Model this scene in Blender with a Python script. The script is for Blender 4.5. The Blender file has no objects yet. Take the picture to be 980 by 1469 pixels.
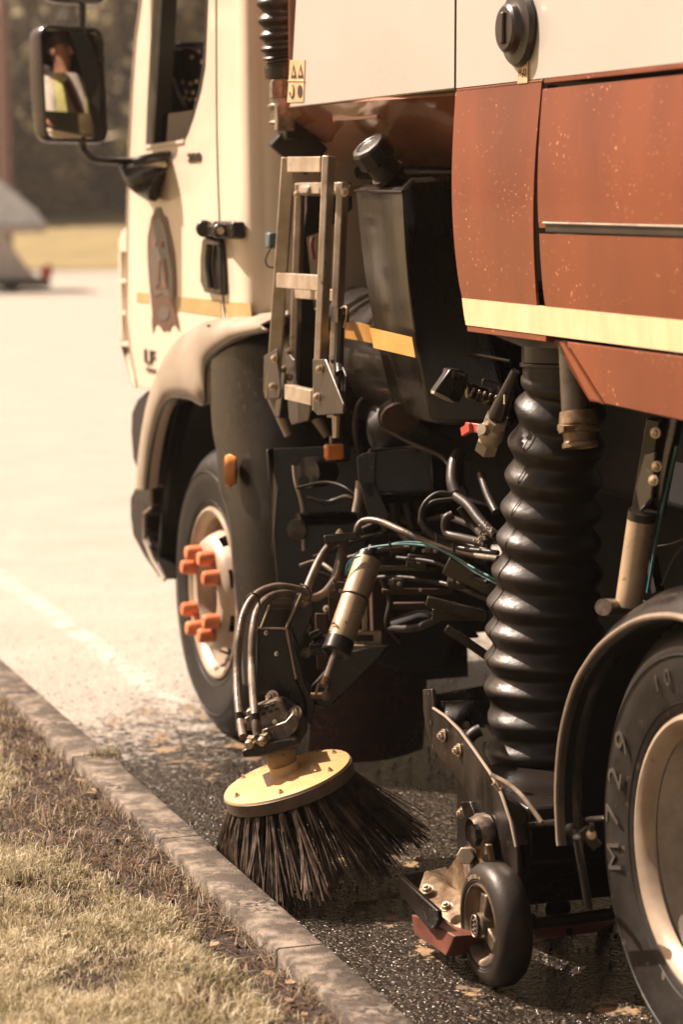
import bpy, bmesh, math, random
import numpy as np
from mathutils import Vector, Matrix
from mathutils.geometry import tessellate_polygon
random.seed(7); rng = np.random.default_rng(7)
sc = bpy.context.scene
col = sc.collection
R_ = math.radians

# ------------------------------------------------------------ camera
PITCH, YAW = 7.377, 19.524
CAM = Vector((-2.06, 0.0, 1.63))
cd = bpy.data.cameras.new('camera'); cam = bpy.data.objects.new('camera', cd); col.objects.link(cam)
cam.location = CAM; cam.rotation_euler = (R_(90-PITCH), 0, R_(-YAW))
cd.sensor_fit = 'VERTICAL'; cd.sensor_height = 36; cd.lens = 84.99; cd.clip_end = 2000
cd.dof.use_dof = True; cd.dof.focus_distance = 5.45; cd.dof.aperture_fstop = 3.0
sc.camera = cam

# ------------------------------------------------------------ light
SUN_DIR = Vector((-0.55, 0.55, 0.85)).normalized()      # towards the sun
el = math.asin(SUN_DIR.z); az = math.atan2(SUN_DIR.x, SUN_DIR.y)
w = bpy.data.worlds.new('World'); sc.world = w; w.use_nodes = True
wn = w.node_tree.nodes; wl = w.node_tree.links
bg = wn['Background']; sky = wn.new('ShaderNodeTexSky'); sky.sky_type = 'NISHITA'; sky.sun_disc = False
sky.sun_elevation = el; sky.sun_rotation = az; sky.dust_density = 4.0; sky.air_density = 1.0
wm = wn.new('ShaderNodeMix'); wm.data_type = 'RGBA'; wm.blend_type = 'MULTIPLY'; wm.inputs['Factor'].default_value = 1
wl.new(sky.outputs[0], wm.inputs['A']); wm.inputs['B'].default_value = (1.0, 0.72, 0.51, 1)
wl.new(wm.outputs['Result'], bg.inputs['Color']); bg.inputs['Strength'].default_value = 0.06
sl = bpy.data.lights.new('sun', 'SUN'); so = bpy.data.objects.new('sun', sl); col.objects.link(so)
sl.energy = 5.0; sl.angle = R_(0.55); sl.color = (1.0, 0.83, 0.69)
so.rotation_euler = (-SUN_DIR).to_track_quat('-Z', 'Y').to_euler()
sc.view_settings.view_transform = 'Standard'; sc.view_settings.look = 'None'
sc.view_settings.exposure = 1.2; sc.view_settings.gamma = 1
sc.cycles.max_bounces = 8; sc.cycles.transparent_max_bounces = 12
sc.cycles.sample_clamp_indirect = 6; sc.cycles.use_denoising = True
sc.cycles.caustics_reflective = False; sc.cycles.caustics_refractive = False

# ------------------------------------------------------------ measuring: photo point on a chosen real plane -> metres
_f = 3468.0; _p = R_(PITCH); _s = R_(YAW)
cR = Vector((math.cos(_s), -math.sin(_s), 0))
cF = Vector((math.sin(_s)*math.cos(_p), math.cos(_s)*math.cos(_p), -math.sin(_p)))
cU = Vector((math.sin(_s)*math.sin(_p), math.cos(_s)*math.sin(_p), math.cos(_p)))
def at(x, y, X=None, Y=None, Z=None, D=None):
    d = cR*((x-490)/_f) + cU*((734.5-y)/_f) + cF
    if X is not None: t = (X-CAM.x)/d.x
    elif Y is not None: t = (Y-CAM.y)/d.y
    elif Z is not None: t = (Z-CAM.z)/d.z
    else: t = D
    return CAM + d*t

# ------------------------------------------------------------ materials
M = {}
def mat(name, c, rough=0.5, metal=0.0, c2=None, ns=8.0, namt=0.35, bump=0.0, bs=60.0, coat=0.0,
        speck=None, sps=90.0, spt=0.68, stretch=None, rvar=0.12, trans=0, emit=None, spec=0.5):
    m = bpy.data.materials.new(name); m.use_nodes = True
    n = m.node_tree.nodes; l = m.node_tree.links; b = n['Principled BSDF']
    tc = n.new('ShaderNodeTexCoord'); src = tc.outputs['Object']
    if stretch:
        mp = n.new('ShaderNodeMapping'); mp.inputs['Scale'].default_value = stretch
        l.new(src, mp.inputs['Vector']); src2 = mp.outputs[0]
    else: src2 = src
    nt = n.new('ShaderNodeTexNoise'); nt.inputs['Scale'].default_value = ns; nt.inputs['Detail'].default_value = 7
    nt.inputs['Roughness'].default_value = 0.62
    l.new(src2, nt.inputs['Vector'])
    cr = n.new('ShaderNodeValToRGB'); cr.color_ramp.elements[0].position = 0.5-0.5*namt*0.6; cr.color_ramp.elements[1].position = 0.5+0.5*namt*0.6+0.1
    if c2 is None: c2 = tuple(v*0.7 for v in c)
    cr.color_ramp.elements[0].color = (*c2, 1); cr.color_ramp.elements[1].color = (*c, 1)
    l.new(nt.outputs['Fac'], cr.inputs['Fac'])
    out = cr.outputs['Color']
    if speck:
        n2 = n.new('ShaderNodeTexNoise'); n2.inputs['Scale'].default_value = sps; n2.inputs['Detail'].default_value = 3
        l.new(src, n2.inputs['Vector'])
        r2 = n.new('ShaderNodeValToRGB'); r2.color_ramp.elements[0].position = spt; r2.color_ramp.elements[1].position = spt+0.03
        l.new(n2.outputs['Fac'], r2.inputs['Fac'])
        mx = n.new('ShaderNodeMix'); mx.data_type = 'RGBA'
        n3 = n.new('ShaderNodeTexNoise'); n3.inputs['Scale'].default_value = sps/14; l.new(src, n3.inputs['Vector'])
        r3 = n.new('ShaderNodeValToRGB'); r3.color_ramp.elements[0].position = 0.44; r3.color_ramp.elements[1].position = 0.60; l.new(n3.outputs['Fac'], r3.inputs['Fac'])
        ml = n.new('ShaderNodeMath'); ml.operation = 'MULTIPLY'; l.new(r2.outputs['Color'], ml.inputs[0]); l.new(r3.outputs['Color'], ml.inputs[1])
        l.new(ml.outputs[0], mx.inputs['Factor']); l.new(out, mx.inputs['A']); mx.inputs['B'].default_value = (*speck, 1)
        out = mx.outputs['Result']
    l.new(out, b.inputs['Base Color'])
    b.inputs['Metallic'].default_value = metal; b.inputs['Specular IOR Level'].default_value = spec
    mr = n.new('ShaderNodeMapRange'); mr.inputs['To Min'].default_value = max(0.03, rough-rvar); mr.inputs['To Max'].default_value = min(1, rough+rvar)
    mr.inputs['From Min'].default_value = 0.3; mr.inputs['From Max'].default_value = 0.7
    l.new(nt.outputs['Fac'], mr.inputs['Value']); l.new(mr.outputs[0], b.inputs['Roughness'])
    if coat: b.inputs['Coat Weight'].default_value = coat; b.inputs['Coat Roughness'].default_value = 0.08
    if trans: b.inputs['Transmission Weight'].default_value = trans
    if bump:
        nb = n.new('ShaderNodeTexNoise'); nb.inputs['Scale'].default_value = bs; nb.inputs['Detail'].default_value = 4
        l.new(src2, nb.inputs['Vector'])
        bp = n.new('ShaderNodeBump'); bp.inputs['Strength'].default_value = bump; bp.inputs['Distance'].default_value = 0.004
        l.new(nb.outputs['Fac'], bp.inputs['Height']); l.new(bp.outputs[0], b.inputs['Normal'])
    if emit: b.inputs['Emission Color'].default_value = (*emit, 1); b.inputs['Emission Strength'].default_value = 1
    M[name] = m; return m

mat('cream_paint', (0.74,0.65,0.53), 0.30, c2=(0.66,0.56,0.45), ns=1.6, coat=0.4, rvar=0.05, speck=(0.42,0.30,0.2), sps=42, spt=0.76)
mat('hinge_steel', (0.060,0.042,0.030), 0.42, c2=(0.020,0.014,0.010), ns=18, bump=0.3, bs=40)
mat('white_paint', (0.46,0.44,0.41), 0.30, c2=(0.42,0.395,0.365), ns=1.2, coat=0.4, rvar=0.05, speck=(0.4,0.3,0.2), sps=60, spt=0.79)
mat('brown_paint', (0.235,0.052,0.014), 0.36, c2=(0.125,0.024,0.008), ns=2.2, coat=0.22, rvar=0.07, speck=(0.62,0.32,0.18), sps=115, spt=0.665, stretch=(1,1,.30), bump=0.04, bs=6)
mat('brown_gloss', (0.42,0.18,0.11), 0.12, c2=(0.30,0.12,0.07), ns=4, coat=0.8, rvar=0.06, speck=(0.06,0.03,0.02), sps=110, spt=0.72)
mat('tape', (0.80,0.46,0.15), 0.34, c2=(0.66,0.34,0.09), ns=9, coat=0.3, rvar=0.08, bump=0.15, bs=30)
mat('pale_tape', (0.80,0.65,0.42), 0.35, c2=(0.70,0.54,0.32), ns=7, stretch=(1,3,1), rvar=0.08)
mat('gold_tape', (0.50,0.36,0.15), 0.4, ns=6)
mat('black_plastic', (0.018,0.014,0.012), 0.30, c2=(0.016,0.012,0.010), ns=7, coat=0.15, speck=(0.11,0.085,0.06), sps=130, spt=0.72, bump=0.08)
mat('tank_plastic', (0.010,0.008,0.0065), 0.24, c2=(0.022,0.017,0.012), ns=5, stretch=(2,2,.35), coat=0.0, speck=(0.14,0.10,0.07), sps=160, spt=0.70, bump=0.15, bs=18)
mat('guard_plastic', (0.024,0.019,0.016), 0.30, c2=(0.015,0.012,0.010), ns=4, coat=0.0, spec=0.32, speck=(0.060,0.048,0.037), sps=70, spt=0.63, bump=0.12, bs=25)
mat('grey_plastic', (0.040,0.032,0.027), 0.33, c2=(0.026,0.021,0.017), ns=5, speck=(0.15,0.12,0.09), sps=60, spt=0.67, bump=0.1)
mat('fender_plastic', (0.42,0.35,0.28), 0.38, c2=(0.30,0.245,0.19), ns=3, bump=0.05)
mat('rubber', (0.018,0.014,0.012), 0.45, spec=0.35, c2=(0.034,0.026,0.020), ns=9, stretch=(2,1,1), bump=0.15, bs=90)
mat('tyre_rubber', (0.020,0.016,0.013), 0.55, spec=0.3, c2=(0.011,0.009,0.007), ns=12, bump=0.25, bs=60, speck=(0.12,0.09,0.07), sps=40, spt=0.66)
mat('hose_rubber', (0.010,0.008,0.0065), 0.40, c2=(0.026,0.020,0.015), ns=9, coat=0.05, bump=0.5, bs=38, rvar=0.10, speck=(0.13,0.10,0.075), sps=150, spt=0.71)
mat('hyd_hose', (0.20,0.145,0.10), 0.42, c2=(0.075,0.055,0.04), ns=22, bump=0.3, bs=120, speck=(0.02,0.015,0.01), sps=110, spt=0.66)
mat('dark_steel', (0.030,0.023,0.018), 0.26, 0.35, c2=(0.012,0.009,0.007), ns=7, bump=0.2, coat=0.3, speck=(0.16,0.12,0.08), sps=140, spt=0.68)
mat('valve_metal', (0.52,0.45,0.37), 0.33, 0.35, c2=(0.36,0.30,0.24), ns=20, bump=0.1)
mat('scratched_steel', (0.040,0.030,0.023), 0.36, 0.25, c2=(0.014,0.011,0.009), ns=26, stretch=(1,1,.22), bump=0.4, bs=50, speck=(0.2,0.14,0.09), sps=150, spt=0.68)
mat('rusty_steel', (0.085,0.044,0.026), 0.55, 0.2, c2=(0.055,0.030,0.020), ns=30, bump=0.3, bs=120)
mat('rust_flap', (0.085,0.034,0.022), 0.8, 0.0, c2=(0.028,0.012,0.009), ns=34, namt=.3, bump=0.6, bs=80, speck=(0.17,0.07,0.045), sps=85, spt=0.56)
mat('aluminium', (0.52,0.43,0.33), 0.42, 0.35, c2=(0.33,0.26,0.19), ns=14, bump=0.15, speck=(0.12,0.085,0.055), sps=60, spt=0.66)
mat('cast_metal', (0.40,0.33,0.26), 0.36, 0.4, c2=(0.15,0.115,0.085), ns=34, bump=0.4, speck=(0.03,0.02,0.015), sps=100, spt=0.64)
mat('bronze_cast', (0.34,0.25,0.16), 0.45, 0.45, c2=(0.15,0.095,0.055), ns=30, bump=0.4, speck=(0.06,0.035,0.02), sps=90, spt=0.66)
mat('zinc', (0.66,0.55,0.42), 0.30, 0.55, c2=(0.42,0.33,0.23), ns=30)
mat('chrome', (0.78,0.70,0.60), 0.2, 0.8, ns=20, rvar=0.04)
mat('silver_paint', (0.48,0.43,0.37), 0.46, 0.3, c2=(0.30,0.26,0.215), ns=12, bump=0.1, speck=(0.09,0.06,0.04), sps=42, spt=0.68)
mat('cylinder_paint', (0.50,0.38,0.25), 0.34, 0.3, c2=(0.38,0.28,0.18), ns=10, speck=(0.05,0.04,0.03), sps=55, spt=0.66)
mat('wheel_silver', (0.52,0.42,0.32), 0.42, 0.2, c2=(0.34,0.26,0.19), ns=6, bump=0.1, speck=(0.14,0.09,0.06), sps=50, spt=0.70)
mat('brush_yellow', (0.72,0.51,0.27), 0.28, c2=(0.60,0.38,0.17), ns=7, coat=0.4, speck=(0.52,0.31,0.13), sps=15, spt=0.53)
mat('brush_band', (0.20,0.145,0.09), 0.5, c2=(0.10,0.07,0.045), ns=16, bump=0.2)
mat('bristle', (0.20,0.145,0.105), 0.32, 0.35, c2=(0.06,0.044,0.034), ns=30)
mat('orange_plastic', (0.80,0.27,0.12), 0.42, c2=(0.58,0.17,0.07), ns=20)
mat('amber', (0.90,0.36,0.09), 0.22, c2=(0.75,0.26,0.06), ns=20, coat=0.6)
mat('red_plastic', (0.45,0.06,0.04), 0.35, ns=20)
mat('red_rubber', (0.20,0.065,0.038), 0.5, c2=(0.11,0.036,0.022), ns=12, bump=0.2)
mat('teal_cable', (0.03,0.16,0.17), 0.4)
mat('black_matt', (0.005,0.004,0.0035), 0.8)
mat('seal', (0.014,0.011,0.009), 0.5)
mat('label', (0.70,0.46,0.26), 0.45, ns=10)
mat('ink', (0.03,0.02,0.015), 0.6)
mat('badge', (0.06,0.045,0.035), 0.3, 0.3)
mat('decal_brown', (0.13,0.060,0.036), 0.5, c2=(0.08,0.036,0.022), ns=16)
mat('decal_grey', (0.105,0.095,0.095), 0.35, c2=(0.065,0.05,0.042), ns=12)
mat('decal_orange', (0.24,0.09,0.05), 0.5)
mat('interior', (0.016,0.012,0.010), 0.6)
mat('seat_cloth', (0.05,0.04,0.04), 0.9)
mat('skin', (0.42,0.21,0.13), 0.5, ns=10)
mat('shirt', (0.48,0.42,0.37), 0.85, ns=12)
mat('vest', (0.42,0.40,0.14), 0.7, ns=12)
mat('belt', (0.10,0.02,0.02), 0.6)
mat('hair', (0.05,0.035,0.025), 0.8)
mat('bark', (0.14,0.10,0.07), 0.9, bump=0.5)
mat('button_light', (0.70,0.55,0.38), 0.35)
mat('button_blue', (0.08,0.14,0.25), 0.35)
mat('pale_grey', (0.58,0.57,0.55), 0.4)
mat('taillight', (0.70,0.05,0.04), 0.25)
mat('wood_pole', (0.26,0.15,0.12), 0.9)

def glass_mat(name, tint=(0.9,0.88,0.84), refl=1.0):
    m = bpy.data.materials.new(name); m.use_nodes = True; n = m.node_tree.nodes; l = m.node_tree.links
    n.remove(n['Principled BSDF']); o = n['Material Output']
    t = n.new('ShaderNodeBsdfTransparent'); t.inputs[0].default_value = (*tint, 1)
    g = n.new('ShaderNodeBsdfGlossy'); g.inputs['Roughness'].default_value = 0.02
    f = n.new('ShaderNodeFresnel'); f.inputs[0].default_value = 1.3*refl if refl != 1 else 1.4
    x = n.new('ShaderNodeMixShader'); l.new(f.outputs[0], x.inputs[0]); l.new(t.outputs[0], x.inputs[1]); l.new(g.outputs[0], x.inputs[2])
    l.new(x.outputs[0], o.inputs[0]); M[name] = m
glass_mat('glass')
def lowered():
    m = M['glass'].copy(); m.name = 'lowered_glass'; m.node_tree.nodes['Fresnel'].inputs[0].default_value = 1.55; M['lowered_glass'] = m
lowered()
def mirror_mat():
    m = mat('mirror_glass', (0.80,0.78,0.74), 0.03, 1.0, rvar=0.0); 
mirror_mat()
def spray_mat():
    m = bpy.data.materials.new('spray'); m.use_nodes = True; n = m.node_tree.nodes; l = m.node_tree.links
    n.remove(n['Principled BSDF']); o = n['Material Output']
    t = n.new('ShaderNodeBsdfTransparent'); d = n.new('ShaderNodeBsdfTranslucent'); d.inputs[0].default_value = (0.8,0.75,0.7,1)
    x = n.new('ShaderNodeMixShader'); x.inputs[0].default_value = 0.22
    l.new(t.outputs[0], x.inputs[1]); l.new(d.outputs[0], x.inputs[2]); l.new(x.outputs[0], o.inputs[0]); M['spray'] = m
spray_mat()

# ------------------------------------------------------------ mesh helpers
BASE = Vector((1.15, 5.0, 0.0))
class B:
    """collects shapes into one mesh"""
    def __init__(s): s.bm = bmesh.new()
    def _face(s, vs):
        try: return s.bm.faces.new(vs)
        except ValueError: return None
    def prism(s, pts, off):
        pts = [Vector(p) for p in pts]; off = Vector(off)
        a = [s.bm.verts.new(p) for p in pts]; b = [s.bm.verts.new(p+off) for p in pts]
        n = len(pts); s._face(a); s._face(b[::-1])
        for i in range(n): s._face([a[i], b[i], b[(i+1)%n], a[(i+1)%n]])
        return s
    def holed(s, outer, hole, off):
        off = Vector(off); o = [Vector(p) for p in outer]; h = [Vector(p) for p in hole]
        tri = tessellate_polygon([o, h]); allp = o+h
        a = [s.bm.verts.new(p) for p in allp]; b = [s.bm.verts.new(p+off) for p in allp]
        for t in tri:
            s._face([a[i] for i in t]); s._face([b[i] for i in t[::-1]])
        for base, n in ((0, len(o)), (len(o), len(h))):
            for i in range(n):
                j = base+i; k = base+(i+1)%n; s._face([a[j], b[j], b[k], a[k]])
        return s
    def box(s, c, size, rot=None):
        c = Vector(c); m = (rot.to_matrix() if hasattr(rot, 'to_matrix') else rot) if rot is not None else Matrix.Identity(3)
        h = [v/2 for v in size]
        vs = [s.bm.verts.new(c + m @ Vector((x*h[0], y*h[1], z*h[2]))) for x in (-1,1) for y in (-1,1) for z in (-1,1)]
        for q in ((0,1,3,2),(4,6,7,5),(0,4,5,1),(2,3,7,6),(0,2,6,4),(1,5,7,3)): s._face([vs[i] for i in q])
        return s
    def bar(s, a, b, w, h, up=(0,0,1)):
        a = Vector(a); b = Vector(b); d = (b-a); L = d.length; d.normalize()
        u = Vector(up); x = d.cross(u).normalized(); u = x.cross(d)
        return s.box((a+b)/2, (w, L, h), Matrix((x, d, u)).transposed())
    def sweep(s, pts, rad, n=12, cap=True, closed=False):
        pts = [Vector(p) for p in pts]; N = len(pts)
        if not hasattr(rad, '__len__'): rad = [rad]*N
        rings = []; prev = None
        for i, p in enumerate(pts):
            t = (pts[min(i+1, N-1)] - pts[max(i-1, 0)]).normalized()
            if prev is None:
                a = Vector((0,0,1)) if abs(t.z) < .9 else Vector((1,0,0)); x = t.cross(a).normalized()
            else: x = (prev - t*prev.dot(t)).normalized()
            y = t.cross(x); prev = x
            rings.append([s.bm.verts.new(p + (x*math.cos(2*math.pi*k/n) + y*math.sin(2*math.pi*k/n))*rad[i]) for k in range(n)])
        for i in range(N-1):
            for k in range(n): s._face([rings[i][k], rings[i][(k+1)%n], rings[i+1][(k+1)%n], rings[i+1][k]])
        if cap: s._face(rings[0][::-1]); s._face(rings[-1])
        return s
    def tube(s, ctrl, r, n=10, seg=8):
        return s.sweep(spline(ctrl, seg), r, n)
    def cyl(s, a, b, r, r2=None, n=24):
        return s.sweep([a, b], [r, r if r2 is None else r2], n)
    def lathe(s, prof, o, axis, n=48, skip=None, cap=False):
        """prof: (axial, radius) list"""
        o = Vector(o); t = Vector(axis).normalized()
        a = Vector((0,0,1)) if abs(t.z) < .9 else Vector((1,0,0)); x = t.cross(a).normalized(); y = t.cross(x)
        rings = [[s.bm.verts.new(o + t*h + (x*math.cos(2*math.pi*k/n) + y*math.sin(2*math.pi*k/n))*r) for k in range(n)] for h, r in prof]
        for i in range(len(prof)-1):
            for k in range(n):
                if skip and skip(i, k): continue
                s._face([rings[i][k], rings[i][(k+1)%n], rings[i+1][(k+1)%n], rings[i+1][k]])
        if cap: s._face(rings[0][::-1]); s._face(rings[-1])
        return s
    def bolt(s, p, axis, r=0.009, washer=True):
        p = Vector(p); t = Vector(axis).normalized()
        if washer: s.lathe([(0, 0.0001), (0, r*1.5), (r*.25, r*1.5), (r*.25, .0001)], p, t, 20)
        s.sweep([p + t*r*.2, p + t*r*1.0], r*1.05, 6)
        s.sweep([p + t*r*1.0, p + t*r*1.5], [r*.6, r*.5], 10)
        return s
    def grid(s, f, nu, nv):
        vs = [[s.bm.verts.new(f(i/nu, j/nv)) for j in range(nv+1)] for i in range(nu+1)]
        for i in range(nu):
            for j in range(nv): s._face([vs[i][j], vs[i+1][j], vs[i+1][j+1], vs[i][j+1]])
        return s
    def loft(s, rows, close=False):
        vs = [[s.bm.verts.new(Vector(p)) for p in r] for r in rows]
        for i in range(len(rows)-1):
            n = len(rows[i])
            for j in range(n if close else n-1):
                s._face([vs[i][j], vs[i][(j+1)%n], vs[i+1][(j+1)%n], vs[i+1][j]])
        return s
    def obj(s, name, m, parent=None, bevel=0.0, solid=0.0, sub=0, ang=38, label=None):
        bm = s.bm
        if solid == 0: bmesh.ops.recalc_face_normals(bm, faces=bm.faces)
        lim = math.radians(ang)
        for f in bm.faces: f.smooth = True
        for e in bm.edges: e.smooth = len(e.link_faces) == 2 and e.calc_face_angle(0) < lim
        me = bpy.data.meshes.new(name); bm.to_mesh(me); bm.free()
        me.materials.append(M[m] if isinstance(m, str) else m)
        o = bpy.data.objects.new(name, me); col.objects.link(o)
        if parent is not None:
            o.parent = parent
            if parent is TRUCK: o.location = -BASE
            elif parent.get('is_root'): o.location = -Vector(parent.location)
        if solid: md = o.modifiers.new('solid', 'SOLIDIFY'); md.thickness = solid; md.offset = 0
        if bevel:
            md = o.modifiers.new('bevel', 'BEVEL'); md.width = bevel; md.segments = 2; md.limit_method = 'ANGLE'; md.angle_limit = math.radians(40); md.harden_normals = False
        if sub: md = o.modifiers.new('sub', 'SUBSURF'); md.levels = sub; md.render_levels = sub
        if label: o['label'] = label
        return o

def spline(c, seg=8):
    c = [Vector(p) for p in c]
    if len(c) < 3: return c
    P = [c[0]*2-c[1]] + c + [c[-1]*2-c[-2]]; out = []
    for i in range(1, len(P)-2):
        a, b, d, e = P[i-1:i+3]
        for k in range(seg):
            t = k/seg
            out.append(0.5*((2*b) + (-a+d)*t + (2*a-5*b+4*d-e)*t*t + (-a+3*b-3*d+e)*t**3))
    out.append(c[-1]); return out

def thing(name, label, cat, loc, group=None):
    o = bpy.data.objects.new(name, None); col.objects.link(o); o.location = loc; o.empty_display_size = .2
    o['label'] = label; o['category'] = cat; o['is_root'] = 1
    if group: o['group'] = group
    return o
def tag(o, label, cat, group=None):
    o['label'] = label; o['category'] = cat
    if group: o['group'] = group
    return o
def struct(o): o['kind'] = 'structure'; return o
def text_mesh(name, s, size, m, parent, o, xdir, ydir, ext=0.002, bold=0.0, align='CENTER', italic=0.0, xs=1.0):
    c = bpy.data.curves.new(name, 'FONT'); c.body = s; c.size = size; c.extrude = ext; c.align_x = align; c.align_y = 'CENTER'; c.offset = bold; c.shear = italic
    t = bpy.data.objects.new(name, c); col.objects.link(t)
    dg = bpy.context.evaluated_depsgraph_get(); me = bpy.data.meshes.new_from_object(t.evaluated_get(dg))
    bpy.data.objects.remove(t); me.materials.clear(); me.materials.append(M[m]); me.transform(Matrix.Diagonal((xs,1,1,1)))
    xd = Vector(xdir).normalized(); yd = Vector(ydir).normalized(); zd = xd.cross(yd)
    mt = Matrix((xd, yd, zd)).transposed().to_4x4(); mt.translation = Vector(o); me.transform(mt)
    ob = bpy.data.objects.new(name, me); col.objects.link(ob)
    ob.parent = parent
    if parent is TRUCK: ob.location = -BASE
    return ob
def xplate(pts, X, th):
    return [at(x, y, X=X) for x, y in pts], (th, 0, 0)
def yplate(pts, Y, th):
    return [at(x, y, Y=Y) for x, y in pts], (0, th, 0)
TRUCK = thing('street_sweeper', 'cream and brown street sweeper lorry with yellow side brush, ribbed hose and folding ladder', 'street sweeper', BASE)
T = TRUCK
# ============================================================ SETTING
def xy_nodes(n, l):
    tc = n.new('ShaderNodeTexCoord'); sp = n.new('ShaderNodeSeparateXYZ'); l.new(tc.outputs['Object'], sp.inputs[0]); return tc, sp
def road_material():
    m = bpy.data.materials.new('asphalt'); m.use_nodes = True; n = m.node_tree.nodes; l = m.node_tree.links; b = n['Principled BSDF']
    tc, sp = xy_nodes(n, l)
    def noise(s, d=5, r=.6):
        t = n.new('ShaderNodeTexNoise'); t.inputs['Scale'].default_value = s; t.inputs['Detail'].default_value = d; t.inputs['Roughness'].default_value = r
        l.new(tc.outputs['Object'], t.inputs['Vector']); return t.outputs['Fac']
    def math_(op, a, b_, c=None):
        t = n.new('ShaderNodeMath'); t.operation = op
        for i, v in enumerate((a, b_, c)):
            if v is None: continue
            if hasattr(v, 'links'): l.new(v, t.inputs[i])
            else: t.inputs[i].default_value = v
        return t.outputs[0]
    def ramp(v, a, b_):
        t = n.new('ShaderNodeMapRange'); t.inputs['From Min'].default_value = a; t.inputs['From Max'].default_value = b_; t.interpolation_type = 'SMOOTHSTEP'
        l.new(v, t.inputs['Value']); return t.outputs[0]
    def mix(f, a, b_):
        t = n.new('ShaderNodeMix'); t.data_type = 'RGBA'
        for k, v in (('Factor', f), ('A', a), ('B', b_)):
            if hasattr(v, 'links'): l.new(v, t.inputs[k])
            elif k == 'Factor': t.inputs[k].default_value = v
            else: t.inputs[k].default_value = (*v, 1)
        return t.outputs['Result']
    vor = n.new('ShaderNodeTexVoronoi'); vor.inputs['Scale'].default_value = 95; l.new(tc.outputs['Object'], vor.inputs['Vector'])
    vor2 = n.new('ShaderNodeTexVoronoi'); vor2.inputs['Scale'].default_value = 170; l.new(tc.outputs['Object'], vor2.inputs['Vector'])
    nl = noise(2.2, 4); nm = noise(7, 6, .65); nf = noise(160, 3)
    # wet track: behind a wavy front near the brush and under the machine
    e1 = math_('ADD', sp.outputs['Y'], math_('MULTIPLY', math_('SUBTRACT', nm, .5), 1.6))
    e1 = math_('SUBTRACT', e1, math_('MULTIPLY', sp.outputs['X'], 0.55))
    wet = ramp(math_('ADD', e1, math_('MULTIPLY', math_('SUBTRACT', noise(38, 4, .7), .5), 3.4)), 7.75, 6.75)
    stone = mix(ramp(vor.outputs['Color'], .2, .8), (0.30,0.26,0.215), (0.48,0.43,0.37))
    dry = mix(.55, stone, mix(ramp(nl, .3, .7), (0.38,0.34,0.295), (0.47,0.425,0.37)))
    ln_x = math_('ABSOLUTE', math_('SUBTRACT', math_('ADD', sp.outputs['X'], math_('MULTIPLY', math_('SUBTRACT', nm, .5), .10)), .02), None)
    dry = mix(math_('MULTIPLY', ramp(ln_x, .07, .02), ramp(nm, .38, .60)), dry, (0.56,0.52,0.46))
    wetc = mix(ramp(vor.outputs['Color'], .5, .8), (0.012,0.009,0.007), (0.050,0.038,0.028))
    c = mix(wet, dry, wetc)
    # tan silt left in strips
    silt = noise(9, 9, .68)
    sx = math_('ADD', sp.outputs['X'], math_('MULTIPLY', math_('SUBTRACT', noise(3.1, 2), .5), .30))
    band1 = math_('MULTIPLY', ramp(sx, -.27, -.19), ramp(sx, -.02, -.12))
    band2 = math_('MULTIPLY', ramp(sx, -.02, .03), ramp(sx, .18, .08))
    band = math_('MAXIMUM', math_('MULTIPLY', band1, .115), math_('MULTIPLY', band2, .13))
    sm = math_('MULTIPLY', ramp(math_('ADD', silt, band), .655, .685), ramp(e1, 7.6, 7.1))
    c = mix(math_('MULTIPLY', sm, ramp(nf, .3, .45)), c, mix(ramp(nm, .4, .6), (0.30,0.20,0.105), (0.17,0.115,0.07)))
    # pale grit
    gr = noise(210, 2, .5); g2 = ramp(gr, .66, .69)
    c = mix(math_('MULTIPLY', g2, .75), c, (0.45,0.36,0.26))
    l.new(c, b.inputs['Base Color'])
    rg = n.new('ShaderNodeMapRange'); rg.inputs['To Min'].default_value = .55; rg.inputs['To Max'].default_value = .17; l.new(wet, rg.inputs['Value'])
    rr = math_('MAXIMUM', rg.outputs[0], math_('MULTIPLY', sm, .6)); l.new(rr, b.inputs['Roughness'])
    sil = math_('SUBTRACT', 1.0, math_('MULTIPLY', sm, .8))
    h = math_('ADD', math_('MULTIPLY', vor.outputs['Distance'], -.9), math_('MULTIPLY', vor2.outputs['Distance'], -.5))
    h = math_('ADD', h, math_('MULTIPLY', nf, .35)); h = math_('MULTIPLY', h, sil); h = math_('ADD', h, math_('MULTIPLY', nm, .6))
    bp = n.new('ShaderNodeBump'); bp.inputs['Strength'].default_value = .9; bp.inputs['Distance'].default_value = .006; l.new(h, bp.inputs['Height']); l.new(bp.outputs[0], b.inputs['Normal'])
    return m
b = B(); b.bm.faces.new([b.bm.verts.new(p) for p in ((-.47,-3,0),(14,-3,0),(14,31,0),(30,47.8,0),(60,60,0),(60,66,0),(-20,58,0),(-9,47,0),(-3.6,31,0),(-1.4,20,0),(-.47,12,0))])
road = struct(b.obj('road', road_material()))
def ground_material(name, ca, cb, scale, bump=.6):
    return mat(name, ca, .95, c2=cb, ns=scale, namt=.5, bump=bump, bs=140)
ground_material('soil', (0.060,0.036,0.022), (0.018,0.011,0.008), 34, 1.0)
ground_material('meadow', (0.30,0.235,0.10), (0.20,0.155,0.065), .8)
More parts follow.
